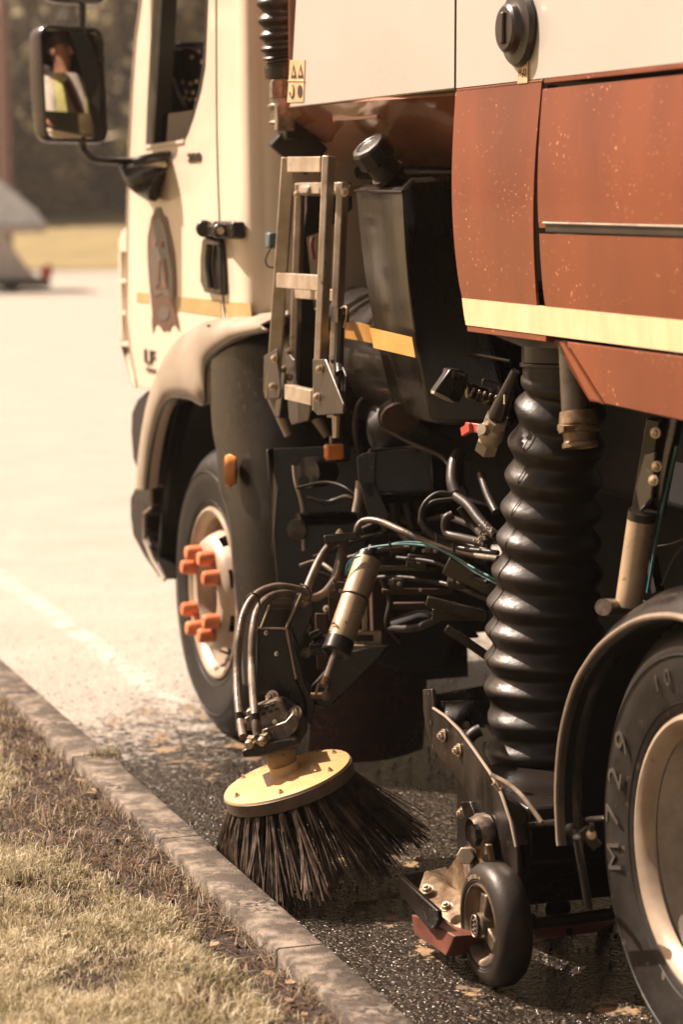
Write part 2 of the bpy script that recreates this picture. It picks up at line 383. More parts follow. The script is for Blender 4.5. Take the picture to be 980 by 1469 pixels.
# kerb stones: one run with open joints
KX0, KX1, KZ = -.575, -.47, .10
b = B()
joints = [6.415 + .915*(i-10) for i in range(18)]
for j0, j1 in zip(joints[:-1], joints[1:]):
    n = 40
    rows = []
    for i in range(n+1):
        y = j0+.004 + (j1-j0-.008)*i/n
        e = lambda a: (random.random()-.5)*a*.45
        rows.append([(KX0+e(.003), y, -.02), (KX0+e(.006), y, KZ-.004+e(.004)), (KX0+.004+e(.004), y, KZ-.000+e(.002)), (KX0+.05, y, KZ+e(.002)), (KX1-.005+e(.004), y, KZ+e(.002)), (KX1+e(.004), y, KZ-.005+e(.003)), (KX1+.004, y, -.02)])
    b.loft(rows)
    for r in (rows[0], rows[-1]): b._face([b.bm.verts.new(Vector(p)) for p in r])
km = mat('kerb_concrete', (0.29,0.24,0.19), .85, c2=(0.075,0.057,0.043), ns=16, namt=.20, bump=1.0, bs=230, speck=(0.045,0.035,0.026), sps=62, spt=.52)
kerb = struct(b.obj('kerb', km, ang=60))
def verge_h(x, y):
    d = np.clip((KX0 - x)/.25, 0, 1)
    base = .072 + .035*d
    return base + .010*np.sin(x*23+y*7)*np.sin(y*11+1.3) + .006*np.sin(x*61+2)*np.sin(y*47)
b = B()
b.grid(lambda u, v: Vector((KX0-.004-u*1.8, 2.5+v*10.5, float(verge_h(KX0-.004-u*1.8, 2.5+v*10.5)))), 90, 420)
struct(b.obj('verge_soil', 'soil', ang=80))
b = B(); b.bm.faces.new([b.bm.verts.new(p) for p in ((-.578,13,.06),(-1.5,20,.06),(-3.7,31,.06),(-9.1,47,.06),(-20,58,.06),(-200,60,.06),(-200,-3,.06),(-2.36,-3,.06),(-2.36,13,.06))])
struct(b.obj('verge', 'meadow'))
b = B(); b.bm.faces.new([b.bm.verts.new(p) for p in ((-98,-78,-.03),(158,-78,-.03),(158,158,-.03),(-98,158,-.03))]); struct(b.obj('ground', 'meadow'))
# grass bank across the road
b = B()
b.grid(lambda u, v: Vector((-60+v*150, 54+u*26 + 4*math.sin(v*7) + (v*150-60)*.12, -.05+ 2.0*(u**.8) + .1*math.sin(v*31+u*5))), 14, 60)
struct(b.obj('grass_bank', 'meadow'))

# ---- grass blades and dead straw
def in_view(x, y, z, mx=80):
    v = np.stack([x-CAM.x, y-CAM.y, z-CAM.z], -1)
    w_ = v@np.array(cF); px = 490+_f*(v@np.array(cR))/w_; py = 734.5-_f*(v@np.array(cU))/w_
    return (px > -mx-100) & (px < 980) & (py < 1469+mx) & (py > 800)
def vnoise(x, y, s, seed):
    r = np.random.default_rng(seed); g = r.random((64, 64)); X = x*s+50; Y = y*s+50
    xi = np.floor(X).astype(int); yi = np.floor(Y).astype(int); fx = X-xi; fy = Y-yi; fx = fx*fx*(3-2*fx); fy = fy*fy*(3-2*fy)
    G = lambda a, c: g[a % 64, c % 64]
    return (G(xi,yi)*(1-fx)+G(xi+1,yi)*fx)*(1-fy)+(G(xi,yi+1)*(1-fx)+G(xi+1,yi+1)*fx)*fy
def blades(name, n, keep, hmin, hmax, wd, lean, m, zoff=0.0, y1=9.6):
    x = KX0 - .002 - rng.random(n)*1.55; y = 3.2 + rng.random(n)*(y1-3.2)
    z = verge_h(x, y)+zoff
    k = in_view(x, y, z) & keep(x, y); x, y, z = x[k], y[k], z[k]; n = len(x)
    h = hmin + (hmax-hmin)*rng.random(n)**1.6; h *= .55+.9*vnoise(x, y, 6, 3)
    a = rng.random(n)*2*np.pi; fa = rng.random(n)*2*np.pi; ln = lean*(rng.random(n)+.15)
    ww = wd*(.6+.8*rng.random(n))
    base = np.stack([x, y, z-.004], -1); dx = np.stack([np.cos(fa), np.sin(fa), 0*fa], -1)*ww[:, None]/2
    ld = np.stack([np.cos(a), np.sin(a), 0*a], -1)
    mid = base + ld*(h*ln*.35)[:, None]; mid[:, 2] += h*.6
    tip = base + ld*(h*ln*1.15)[:, None]; tip[:, 2] += h*np.clip(1-.35*ln, .12, 1)
    V = np.stack([base-dx, base+dx, mid-dx*.8, mid+dx*.8, tip], 1).reshape(-1, 3)
    i0 = np.arange(n)*5
    quads = np.stack([i0, i0+1, i0+3, i0+2], -1); tris = np.stack([i0+2, i0+3, i0+4], -1)
    me = bpy.data.meshes.new(name); me.vertices.add(len(V)); me.vertices.foreach_set('co', V.ravel().astype(np.float32))
    loops = np.concatenate([quads, tris], 1).ravel(); me.loops.add(len(loops)); me.loops.foreach_set('vertex_index', loops.astype(np.int32))
    st = np.stack([np.arange(n)*7, np.arange(n)*7+4], -1).ravel(); me.polygons.add(2*n); me.polygons.foreach_set('loop_start', st.astype(np.int32))
    me.update(calc_edges=True); me.validate()
    rv = me.attributes.new('rv', 'FLOAT', 'POINT'); rv.data.foreach_set('value', np.repeat(rng.random(n), 5).astype(np.float32))
    me.materials.append(m); o = bpy.data.objects.new(name, me); col.objects.link(o); o['kind'] = 'stuff'; return o
def leafmat(name, stops, rough=.6, transl=.3, scale=6):
    m = bpy.data.materials.new(name); m.use_nodes = True; n = m.node_tree.nodes; l = m.node_tree.links; b = n['Principled BSDF']
    at_ = n.new('ShaderNodeAttribute'); at_.attribute_name = 'rv'; r = n.new('ShaderNodeValToRGB')
    e = r.color_ramp.elements; e[0].position = 0; e[0].color = (*stops[0], 1); e[1].position = 1; e[1].color = (*stops[-1], 1)
    for i, s in enumerate(stops[1:-1]): q = e.new((i+1)/(len(stops)-1)); q.color = (*s, 1)
    tc = n.new('ShaderNodeTexCoord'); nt = n.new('ShaderNodeTexNoise'); nt.inputs['Scale'].default_value = scale; l.new(tc.outputs['Object'], nt.inputs['Vector'])
    ad = n.new('ShaderNodeMath'); ad.operation = 'MULTIPLY_ADD'; l.new(nt.outputs['Fac'], ad.inputs[0]); ad.inputs[1].default_value = 1.1; 
    sb = n.new('ShaderNodeMath'); sb.operation = 'MULTIPLY_ADD'; l.new(at_.outputs['Fac'], sb.inputs[0]); sb.inputs[1].default_value = .75; sb.inputs[2].default_value = -.42
    l.new(sb.outputs[0], ad.inputs[2]); l.new(ad.outputs[0], r.inputs['Fac']); l.new(r.outputs['Color'], b.inputs['Base Color'])
    b.inputs['Roughness'].default_value = rough
    tr = n.new('ShaderNodeBsdfTranslucent'); l.new(r.outputs['Color'], tr.inputs[0]); mx = n.new('ShaderNodeMixShader'); mx.inputs[0].default_value = transl
    l.new(b.outputs[0], mx.inputs[1]); l.new(tr.outputs[0], mx.inputs[2]); l.new(mx.outputs[0], n['Material Output'].inputs[0]); return m
def bare(x, y):   # 1 = grassy, 0 = bare earth
    d = (KX0 - x)
    edge = -.04 + .19*vnoise(x*0, y, 1.7, 11) + .09*vnoise(x, y, 5, 12) + .16*np.exp(-((y-5.75)/.25)**2) + .05
    g = np.clip((d-edge)/.07, 0, 1)
    hole = np.clip((vnoise(x, y, 3.2, 5)*.6+vnoise(x, y, 9, 6)*.4 - .22)/.12, 0.12, 1)
    return g*hole
gm = leafmat('grass_blades', [(0.14,0.120,0.055), (0.33,0.285,0.16), (0.54,0.47,0.31), (0.69,0.61,0.45), (0.80,0.73,0.58)], transl=.35)
tag(blades('grass', 950000, lambda x, y: rng.random(len(x)) < bare(x, y)*.95+.02, .014, .046, .0030, .8, gm), 'short pale dry grass growing on the verge beside the kerb', 'grass')
sm_ = leafmat('straw', [(0.055,0.032,0.017), (0.15,0.090,0.048), (0.32,0.21,0.12)], transl=.1)
tag(blades('dead_straw', 85000, lambda x, y: rng.random(len(x)) < (1-bare(x, y))*.75+.06, .008, .036, .0022, 3.2, sm_, zoff=.004), 'brown dead straw and roots lying on the bare earth by the kerb', 'dead grass')
# small stones and leaves on the bare strip
b = B()
for i in range(420):
    x = KX0-.01-abs(random.gauss(0, .13)); y = random.uniform(3.6, 8.5); z = float(verge_h(np.array(x), np.array(y)))+.002; r = random.uniform(.002, .007)
    p0 = Vector((x, y, z)); ax = Vector((random.gauss(0,1), random.gauss(0,1), random.gauss(0,1)+.5)).normalized()
    b.sweep([p0-ax*r*.8, p0-ax*r*.3, p0+ax*r*.4, p0+ax*r*.9], [r*.35, r, r*.9, r*.3], 5)
o = b.obj('soil_crumbs', mat('crumbs', (0.20,0.14,0.09), .9, c2=(0.08,0.05,0.03), ns=60)); o['kind'] = 'stuff'; tag(o, 'crumbs of earth and small stones on the bare strip by the kerb', 'soil')
b = B()
for i in range(1500):
    x = random.uniform(-.45, 1.2); y = random.uniform(3.7, 8.8); r = random.uniform(.0015, .0045)
    p0 = Vector((x, y, r*.3)); ax = Vector((random.gauss(0,1), random.gauss(0,1), random.gauss(0,.5))).normalized()
    b.sweep([p0-ax*r*.8, p0-ax*r*.2, p0+ax*r*.9], [r*.4, r, r*.4], 5)
o = b.obj('road_grit', mat('grit', (0.30,0.23,0.16), .7, c2=(0.10,0.07,0.05), ns=60)); o['kind'] = 'stuff'; tag(o, 'loose grit scattered on the wet asphalt', 'grit')
for i in range(16):
    x = KX0-.02-abs(random.gauss(.05,.12)); y = random.uniform(4.1, 7.6); z = float(verge_h(np.array(x), np.array(y)))+.012; a = random.random()*6.28; L = random.uniform(.010,.018)
    u = Vector((math.cos(a), math.sin(a), random.uniform(-.3,.3)))*L; v = Vector((-math.sin(a), math.cos(a), random.uniform(-.2,.4)))*L*.55; c_ = Vector((x,y,z))
    b = B(); b.prism([c_-u, c_-u*.4+v*.8, c_+u*.3+v, c_+u*1.1, c_+u*.3-v, c_-u*.4-v*.8], (0,0,.0008))
    o = tag(b.obj('fallen_leaf', mat('dry_leaf', (0.40,0.28,0.17), .7, c2=(0.26,0.16,0.09), ns=50) if i == 0 else 'dry_leaf'), 'small curled dry leaf lying on the bare earth strip beside the kerb', 'leaf', 'dry leaves along the kerb')
# weeds at the kerb joint
for (px, py, n_, hh, lab) in ((150, 1083, 110, .055, 'small tuft of grass growing in the joint of the kerb stones'),):
    p0 = at(px, py, Z=KZ); b = B()
    for i in range(n_):
        q = p0 + Vector((random.gauss(0,.02), random.gauss(0,.015), -.012)); a = random.random()*6.28; L = hh*random.uniform(.4, 1)
        d = Vector((math.cos(a), math.sin(a), 0)); t = d.cross(Vector((0,0,1)))*.0013
        v = [b.bm.verts.new(p) for p in (q-t, q+t, q+d*L*.25+Vector((0,0,L*.6))+t*.7, q+d*L*.25+Vector((0,0,L*.6))-t*.7)]; b.bm.faces.new(v)
        b.bm.faces.new([v[3], v[2], b.bm.verts.new(q+d*L*.7+Vector((0,0,L*.85)))])
    tag(b.obj('grass_tuft', gm), lab, 'grass tuft')

# ---- trees of the far hedge line: each with trunk and leafy crown
def leaf_mesh(clumps, n, size, m, name):
    cs = np.array([c[:3] for c in clumps]); rs = np.array([c[3] for c in clumps]); k = rng.integers(0, len(cs), n)
    d = rng.normal(size=(n, 3)); d /= np.linalg.norm(d, axis=1)[:, None]; rad = rs[k]*(.45+.6*rng.random(n)**.6)
    P = cs[k]+d*rad[:, None]; a = rng.normal(size=(n, 3)); a /= np.linalg.norm(a, axis=1)[:, None]; c = np.cross(a, rng.normal(size=(n, 3))); c /= np.linalg.norm(c, axis=1)[:, None]
    s = size*(.5+rng.random(n))[:, None]
    V = np.stack([P-a*s, P+c*s*.55, P+a*s, P-c*s*.55], 1).reshape(-1, 3)
    me = bpy.data.meshes.new(name); me.vertices.add(len(V)); me.vertices.foreach_set('co', V.ravel().astype(np.float32))
    me.loops.add(4*n); me.loops.foreach_set('vertex_index', np.arange(4*n, dtype=np.int32)); me.polygons.add(n); me.polygons.foreach_set('loop_start', (np.arange(n)*4).astype(np.int32))
    me.update(calc_edges=True); rv = me.attributes.new('rv', 'FLOAT', 'POINT'); rv.data.foreach_set('value', np.repeat(rng.random(n), 4).astype(np.float32))
    me.materials.append(m); return me
lm = [leafmat('foliage_a', [(0.07,0.062,0.030), (0.22,0.19,0.105), (0.75,0.66,0.46)], scale=.35, transl=.8), leafmat('foliage_b', [(0.06,0.053,0.026), (0.18,0.155,0.085), (0.68,0.60,0.42)], scale=.4, transl=.8)]
def tree(x, y, z, h, wd, label, mi, n=7000, bush=False):
    t = thing('bush' if bush else 'tree', label, 'bush' if bush else 'tree', (x, y, z), 'trees and bushes beyond the far grass bank')
    b = B(); th = h*(.25 if bush else .45)
    b.sweep([Vector((x,y,z-.2)), Vector((x+.05*wd,y,z+th*.5)), Vector((x,y,z+th)), Vector((x,y,z+h*.8))], [h*.028, h*.022, h*.017, h*.005], 10)
    for i in range(9):
        a = random.random()*6.28; z0 = z+th*(.35+.6*random.random()); b.sweep([Vector((x,y,z0)), Vector((x+math.cos(a)*wd*.22, y+math.sin(a)*wd*.22, z0+h*.1)), Vector((x+math.cos(a)*wd*.4, y+math.sin(a)*wd*.4, z0+h*.22))], [h*.01, h*.007, h*.003], 6)
    b.obj('trunk', 'bark', t)
    cl = []
    for i in range(26):
        a = random.random()*6.28; v = random.random(); rr = wd*.5*math.sqrt(random.random())*math.sin(math.pi*(.12+.8*v))**.6
        cl.append((math.cos(a)*rr, math.sin(a)*rr, h*((.02 if bush else .12)+.86*v), wd*random.uniform(.12, .24)))
    me = leaf_mesh(cl, int(n*.75), .24, lm[mi], 'crown'); o = bpy.data.objects.new('crown', me); col.objects.link(o); o.parent = t
n0 = 0
specs = [(-3.0,76,11,8,0,'broad olive tree furthest left beyond the road, half behind the mirror'),(2.5,82,13,8,1,'dark tall tree behind the gap left of the mirror head'),(6.6,75,11,6.5,0,'lighter rounded tree standing behind the mirror arm'),
         (10.4,80,14,8,1,'tall dense tree between the mirror and the cab'),(14.0,74,11,7,0,'yellowish tree just left of the cab pillar'),(18.5,80,13,8,1,'dark tree seen through the cab window'),(24,78,13,9,0,'olive tree seen low through the cab window'),(30,82,14,9,1,'tree hidden mostly behind the cab, right of the others'),(37,84,14,10,0,'broad tree far right behind the lorry')]
for x, y, h, wd, mi, lab in specs: tree(x, y, 1.6, h, wd, lab, mi)
for x, y, h, wd, mi, lab in ((1.2,69,3.4,4.5,1,'low bush behind the pale trailer'),(5.6,70,3.2,4.2,0,'low bush in the middle of the far bank below the mirror'),(9.2,70,3.8,4.4,1,'dark bush below the mirror arm on the far bank'),(12.8,70,3.2,4.4,0,'bush on the far bank beside the cab corner'),(16.8,71,3.8,4.8,1,'bush on the far bank just behind the cab corner'),(-3,69,3.2,4.6,0,'bush on the far bank at the left frame edge'),(21,72,4,5,0,'bush on the far bank hidden by the cab'),(26,73,4,5,1,'bush on the far bank hidden by the lorry body')):
    tree(x, y, 1.35, h, wd, lab, mi, 3800, True)
# pinkish post by the road
p = at(9, 330, Y=52); b = B(); b.cyl((p.x, 52, -.05), (p.x, 52, 7), .14, .11, 12); tag(b.obj('wooden_post', 'wood_pole'), 'blurred reddish brown post rising behind the pale trailer', 'post')
# pale trailer, cut by the left frame edge
tr = thing('trailer', 'pale trailer with a sloping overhanging top and red rear light, at the left edge', 'trailer', (*at(20, 418, Z=0)[:2], 0)); YT = at(20, 418, Z=0).y
b = B(); P_ = [(-260,262),(-6,256),(22,276),(52,302),(66,322),(-260,326)]; b.prism([at(x,y,Y=YT) for x,y in P_], (0,1.5,0)); b.obj('cover', mat('trailer_cover', (0.80,0.83,0.86), .3), tr, bevel=.02)
b = B(); P_ = [(-260,326),(67,323),(68,331),(60,334),(-260,336)]; b.prism([at(x,y,Y=YT-.05) for x,y in P_], (0,1.6,0)); b.obj('rim_rail', mat('trailer_rim', (0.62,0.54,0.46), .4), tr, bevel=.01)
b = B(); P_ = [(-260,336),(8,336),(14,350),(30,372),(52,398),(56,407),(-260,408)]; b.prism([at(x,y,Y=YT+.1) for x,y in P_], (0,1.3,0)); b.obj('body', mat('trailer_body', (0.72,0.64,0.57), .5), tr, bevel=.02)
b = B(); P_ = [(-260,406),(71,400),(73,412),(-260,414)]; b.prism([at(x,y,Y=YT+.0) for x,y in P_], (0,1.5,0)); b.obj('bumper', 'interior', tr, bevel=.01)
b = B(); P_ = [(58,386),(73,378),(75,398),(60,403)]; b.prism([at(x,y,Y=YT-.03) for x,y in P_], (0,.12,0)); b.obj('rear_light', 'taillight', tr, bevel=.008)
for x_ in (-50, 20):
    q = at(x_, 408, Y=YT+.2); b = B(); b.lathe([(-.1,.1),(-.1,.22),(-.07,.26),(.07,.26),(.1,.22),(.1,.1)], (q.x, q.y+.3, .26), (0,1,0), 24, cap=True); b.obj('wheel', 'tyre_rubber', tr)
# ============================================================ THE SWEEPER
def XP(pts, X): return [at(x, y, X=X) for x, y in pts]
# ---------------------------------------------------------- cab
cab = B()
outer = [(211,-150),(203,0),(195,60),(190,130),(186,215),(184,300),(182,345),(182,450),(187,500),(197,556),(245,560),(300,520),(366,470),(352,466),(349,300),(346,100),(343,-150)]
hole = [(226,-110),(219,0),(215,70),(211,150),(208,211),(262,205),(268,192),(277,166),(287,130),(293,95),(296,50),(298,0),(300,-110)]
cab.holed(XP(outer, 0), XP(hole, 0), (.045, 0, 0))
cabo = cab.obj('cab', 'cream_paint', T, bevel=.008)
ymf, ymr = 8.05, 6.62
b = B()   # rear wall with rounded corner post and riveted seam
rowsC = []
for z in (1.275, 1.30, 2.0, 2.75):
    o_ = .035*(z-2.0)*0
    tz = (z-1.275)/1.4
    yr = 6.60+.05*tz
    rowsC.append([(0.004, yr+.08, z), (.006, yr+.035, z), (.02, yr+.01, z), (.045, yr, z), (.06, yr-.004, z), (.066, yr-.018, z), (.14, yr-.024, z), (.16, yr-.018, z), (2.3, yr-.02, z)])
b.loft(rowsC); cw = b.obj('rear_wall', 'cream_paint', cabo, solid=.012)
b = B()
for i in range(24): b.lathe([(0,.006),(.003,.004),(.004,.0005)], (.10, 6.575+.05*((1.3+i*.06-1.275)/1.4)-.004, 1.3+i*.06), (0,-1,0), 8)
b.obj('rivets', 'cream_paint', cabo)
# far side, roof, floor, front corner
b = B()
b.box((2.28, 7.35, 1.95), (.04, 1.46, 1.4)); b.box((1.15, 7.3, 2.78), (2.3, 1.4, .06)); b.box((1.15, 7.32, 1.16), (2.22, 1.40, .05)); b.box((1.15, 8.10, 1.42), (2.1, .06, .86))
b.obj('shell', 'cream_paint', cabo, bevel=.02)
b = B()   # curved front corner in front of the door
cy = [(0.0,0),(0.006,.04),(.02,.08),(.05,.115),(.09,.13)]
rows = []
for (px, py) in ((203,0),(195,60),(190,130),(186,215),(184,300),(182,450),(187,500),(197,556)):
    q = at(px, py, X=0); rows.append([(c[0], q.y+c[1]*.75, q.z) for c in cy])
b.loft(rows); b.obj('front_corner', 'cream_paint', cabo, solid=.01)
# air deflector with slots at the front corner
b = B(); X_ = .015
b.prism(XP([(184,322),(174,331),(169,345),(170,362),(184,362)], X_), (.04,0,0))
for y0, y1 in ((400,407),(446,453),(490,498)): b.prism(XP([(170,y0),(188,y0),(188,y1),(172,y1)], X_), (.04,0,0))
b.prism(XP([(169,362),(172,362),(175,500),(196,556),(190,556),(178,515),(171,480)], X_), (.04,0,0))
b.obj('air_deflector', 'cream_paint', cabo, bevel=.004)
b = B(); b.prism(XP([(171,362),(190,362),(194,500),(198,552),(190,550),(174,490)], .05), (.02,0,0)); b.obj('grille_mesh', mat('grille_tan',(0.30,0.21,0.13),.6), cabo)
# door seams, seals and trim
b = B(); b.sweep(spline(XP([(310,-60),(310,60),(311,200),(315,330),(320,430),(324,462)], -.0015), 6), .0022, 6); b.sweep(spline(XP([(346,-60),(348,100),(350,300),(353,465)], .004), 6), .0016, 6)
b.obj('shut_line', 'ink', cabo)
b = B(); b.holed(XP([(229,-110),(221,0),(217,70),(213,150),(209,209),(262,203),(268,191),(277,165),(287,129),(293,95),(295,50),(297,0),(299,-110)], -.003), XP([(240,-110),(232,0),(228,70),(224,150),(220,206),(260,201),(266,190),(275,164),(285,128),(290,95),(293,50),(295,0),(297,-110)], -.003), (.05,0,0))
b.obj('window_seal', 'seal', cabo)
b = B(); b.sweep(spline(XP([(243,-110),(236,-20),(232,60),(227,140),(222,206)], .012), 5), .005, 8); b.obj('window_channel', mat('bronze_trim',(0.30,0.20,0.13),.35,.5), cabo)
b = B(); b.prism(XP([(221,206),(221,176),(223,169),(228,165),(276,158),(272,175),(266,190),(260,201)], .018), (.004,0,0)); b.obj('side_window', 'lowered_glass', cabo, label='side window pane wound most of the way down')
b = B(); b.prism(XP([(206,214),(262,206),(262,199),(258,201),(208,208)], -.006), (.03,0,0)); b.obj('window_sill', 'cream_paint', cabo, bevel=.003)
# inside pillar, dash, far pillar, windscreen, rear inner wall, seats
b = B(); b.prism(XP([(226,-110),(246,-110),(242,-20),(238,60),(232,120),(226,208),(222,208)], .10), (.02,0,0)); b.obj('inner_pillar', 'interior', cabo, bevel=.006)
b = B(); b.box((1.15, 6.68, 1.95), (2.2, .03, 1.5)); b.box((2.24, 7.35, 1.5),(.03,1.4,.6)); b.box((1.15,7.35,2.72),(2.2,1.35,.03)); b.box((.06, 7.30, 1.50),(.03,1.2,.52)); b.box((1.15,7.95,1.60),(2.15,.22,.36)); b.box((1.2,7.32,1.2),(2.1,1.3,.02)); b.obj('cab_lining', 'interior', cabo, bevel=.01)
b = B(); b.loft([[(.12, 8.10, 1.80), (2.2, 8.10, 1.80)], [(.16, 7.90, 2.74), (2.14, 7.90, 2.74)]]); b.obj('windscreen', 'glass', cabo, solid=.005)
for sx in (.40, 1.75):
    s_ = B(); s_.box((sx, 7.10, 1.50), (.50, .50, .14)); so_ = s_.obj('seat', 'seat_cloth', cabo, bevel=.04)
    s_ = B(); s_.box((sx, 6.84, 1.88), (.48, .13, .66), Matrix.Rotation(R_(-6),3,'X')); s_.box((sx, 6.80, 2.30), (.26,.09,.16)); s_.obj('seat_back', 'seat_cloth', cabo, bevel=.04)
# monitor box on the dash
DX = .13
b = B(); b.prism(XP([(236,78),(243,70),(250,68),(286,70),(292,92),(294,160),(262,170),(240,168),(232,140),(230,105)], DX), (.16,0,0)); dev = b.obj('control_box', 'interior', cabo, bevel=.012)
b = B(); b.sweep(spline(XP([(237,82),(241,74),(250,68),(262,66),(274,68),(286,74)], DX-.01),5), .0055, 8); b.sweep(XP([(248,112),(256,135),(266,152)], DX-.012), .006, 8); b.obj('control_trim', mat('trim_silver',(0.36,0.28,0.21),.35,.6), dev)
b = B(); b.prism(XP([(252,61),(280,60),(286,68),(250,66)], DX-.02), (.12,0,0)); b.obj('control_hood', 'interior', dev, bevel=.004)
for i,(x,y) in enumerate(((263,118),(274,120),(283,117),(268,132),(278,133),(287,132),(266,140),(273,143),(282,143),(237,108),(238,121),(276,82),(291,89),(265,127))):
    b = B(); q = at(x, y, X=DX-.006); b.lathe([(0,.007),(.006,.0065),(.008,.004),(.0085,.0003)], q, (-.8,-.6,0), 12); b.obj('button', 'button_blue' if i in (13,5) else 'button_light', dev)
# badges, decal and stripe on the door
text_mesh('model_badge', '220', .034, 'badge', cabo, at(279, 226, X=-.002), (0,-1,0), (0,0,1), .003, .0015, xs=2.8)
text_mesh('model_badge', 'LF', .066, 'badge', cabo, at(214, 513, X=-.004), (0,-1,0), (0,0,1), .003, .0, xs=2.2)
b = B(); q = at(216, 531, X=-.003); b.box(q, (.003, .11, .012)); b.obj('small_emblem', 'badge', cabo)
def conv(pts, X, th, name, m, par): b = B(); b.prism(XP(pts, X), (th,0,0)); return b.obj(name, m, par)
conv([(196,419),(196,433),(212,435),(212,421)], -.0022, .003, 'stripe', 'gold_tape', cabo); conv([(248,425),(248,444),(318,455),(316,431)], -.0022, .003, 'stripe', 'gold_tape', cabo)
conv([(322,433),(326,456),(361,462),(359,435)], -.0022, .003, 'stripe', 'gold_tape', cabo)
dec = conv([(222,302),(224,297),(226,300),(229,297),(231,303),(233,308),(238,312),(241,325),(245,342),(249,362),(251,385),(252,405),(252,435),(252,448),(255,460),(257,476),(252,468),(249,465),(245,468),(242,476),(238,473),(234,476),(230,470),(226,465),(222,466),(219,478),(217,463),(218,450),(216,430),(213,400),(211,370),(211,340),(214,325),(216,312),(219,308)], -.003, .004, 'door_crest', 'decal_brown', cabo)
conv([(222,315),(229,312),(235,322),(240,345),(245,375),(248,400),(248,430),(240,425),(232,420),(222,426),(216,400),(214,370),(215,340)], -.005, .003, 'crest_field', 'decal_grey', dec)
conv([(q[0], q[1]) for q in [(234+8*math.cos(a), 450+10*math.sin(a)) for a in [i*.4189 for i in range(15)]]], -.005, .003, 'crest_field', 'decal_grey', dec)
for pts in ([(219,345),(223,347),(222,355),(219,353)], [(229,346),(233,346),(233,356),(229,355)], [(231,372),(235,371),(239,395),(238,414),(233,415),(235,398)], [(225,375),(229,374),(228,412),(224,412)], [(222,410),(233,410),(233,415),(222,415)]): conv(pts, -.007, .003, 'crest_figure', 'decal_orange' if pts[0][1] < 374 and pts[0][0] > 218 else 'decal_brown', dec)
# door handle and lock bracket
b = B(); b.prism(XP([(289,342),(296,340),(313,344),(316,400),(317,424),(292,420),(286,405),(286,370)], -.022), (.022,0,0)); dh = b.obj('door_handle', 'black_plastic', cabo, bevel=.008)
b = B(); b.sweep(spline(XP([(300,352),(298,380),(302,415)], -.034),6), .011, 10); b.obj('grip', 'black_plastic', dh)
b = B(); b.box(at(309,330,X=-.02), (.05,.16,.036)); b.box(at(328,330,X=-.02), (.04,.20,.05)); b.cyl(at(316,331,X=-.055), at(316,331,X=-.01), .022); b.cyl(at(293,328,X=-.05), at(297,329,X=0), .026); b.obj('door_catch', 'black_plastic', cabo, bevel=.008)
b = B(); b.cyl(at(316,331,X=-.066), at(316,331,X=-.05), .011); b.obj('catch_bolt', 'zinc', cabo)
# blue sensor with wire on the rear wall
b = B(); b.box(at(390,345,Y=6.52), (.03,.04,.045)); se = b.obj('cable_plug', mat('blue_grey',(0.12,0.17,0.20),.4), cabo, bevel=.006)
b = B(); b.tube([at(x,y,Y=6.50) for x,y in ((391,352),(385,362),(381,373),(384,382),(393,384))], .0025, 6); b.obj('wire', 'ink', se)

# ---------------------------------------------------------- mirrors
YM = 7.72
def rrect(c, w_, h_, r, n=5, taper=0.0):
    out = []
    for sx, sz, a0 in ((1,1,0),(-1,1,90),(-1,-1,180),(1,-1,270)):
        for i in range(n+1):
            a = R_(a0+90*i/n); z = sz*(h_/2-r)+r*math.sin(a); out.append((sx*(w_/2-r)+r*math.cos(a)+taper*z, z))
    return out
MC = at(98.5, 122, Y=YM)
MN = ((CAM-MC).normalized() + (Vector((.38,7.16,2.06))-MC).normalized()).normalized()
MX = Vector((0,0,1)).cross(-MN).normalized()*-1   # to the right seen from behind
MX = MN.cross(Vector((0,0,1))).normalized()
if MX.x < 0: MX = -MX
MZ = MX.cross(MN).normalized()
if MZ.z < 0: MZ = -MZ
def mp(u, v, d): return MC + MX*u + MZ*v + MN*d
W_, H_ = .236, .372
head = B(); rows = []
for d, s_ in ((.028, .955), (.034, .985), (.028, 1.0), (.0, 1.0), (-.04, .97), (-.075, .84), (-.095, .55), (-.10, .15)):
    rows.append([mp(u*s_, v*s_, d) for u, v in rrect(0, W_, H_, .040, taper=-.03)])
rows.insert(0, [mp(u*.90, v*.93, .012) for u, v in rrect(0, W_, H_, .036, taper=-.03)])
rows.insert(1, [mp(u*.90, v*.93, .028) for u, v in rrect(0, W_, H_, .036, taper=-.03)])
head.loft(rows, close=True); mirror = head.obj('wing_mirror', 'black_plastic', T)
RM = 1.75
g = B(); vs = []
N1, N2 = 18, 28
def gl(u, v):
    a = (u-.5)*W_*.885; c = (v-.5)*H_*.925; lim = 1.0
    # rounded corner squeeze
    e = max(0, abs(c)/(H_*.4625)-.84)/.16; a *= 1-.14*e*e
    return mp(a-.03*c, c, .0135 + .010 - (a*a+c*c)/(2*RM))
g.grid(gl, N1, N2); go = g.obj('mirror_glass', 'mirror_glass', mirror, ang=80)
b = B(); b.tube([at(x,y,Y=Y_) for x,y,Y_ in ((118,196,YM),(119,212,YM),(127,223,YM-.02),(142,230,YM-.03),(175,231,YM-.02),(214,231,YM+.0))], .0115, 12)
b.obj('mirror_arm', 'black_plastic', mirror)
b = B(); b.tube([at(x,y,Y=YM) for x,y in ((118,48),(118,20),(118,5))], .0115, 12); b.obj('upper_arm', 'black_plastic', mirror)
b = B(); MC2 = at(104, -62, Y=YM); hh = .30
def mp2(u, v, d): return MC2 + MX*u + MZ*v + MN*d
rows = [[mp2(u*s_, v*s_, d) for u, v in rrect(0, .215, hh, .045)] for d, s_ in ((.012,.86),(.026,.88),(.034,.97),(.026,1),(0,1),(-.05,.95),(-.08,.7),(-.09,.2))]
b.loft(rows, close=True); m2 = b.obj('upper_mirror', 'black_plastic', mirror)
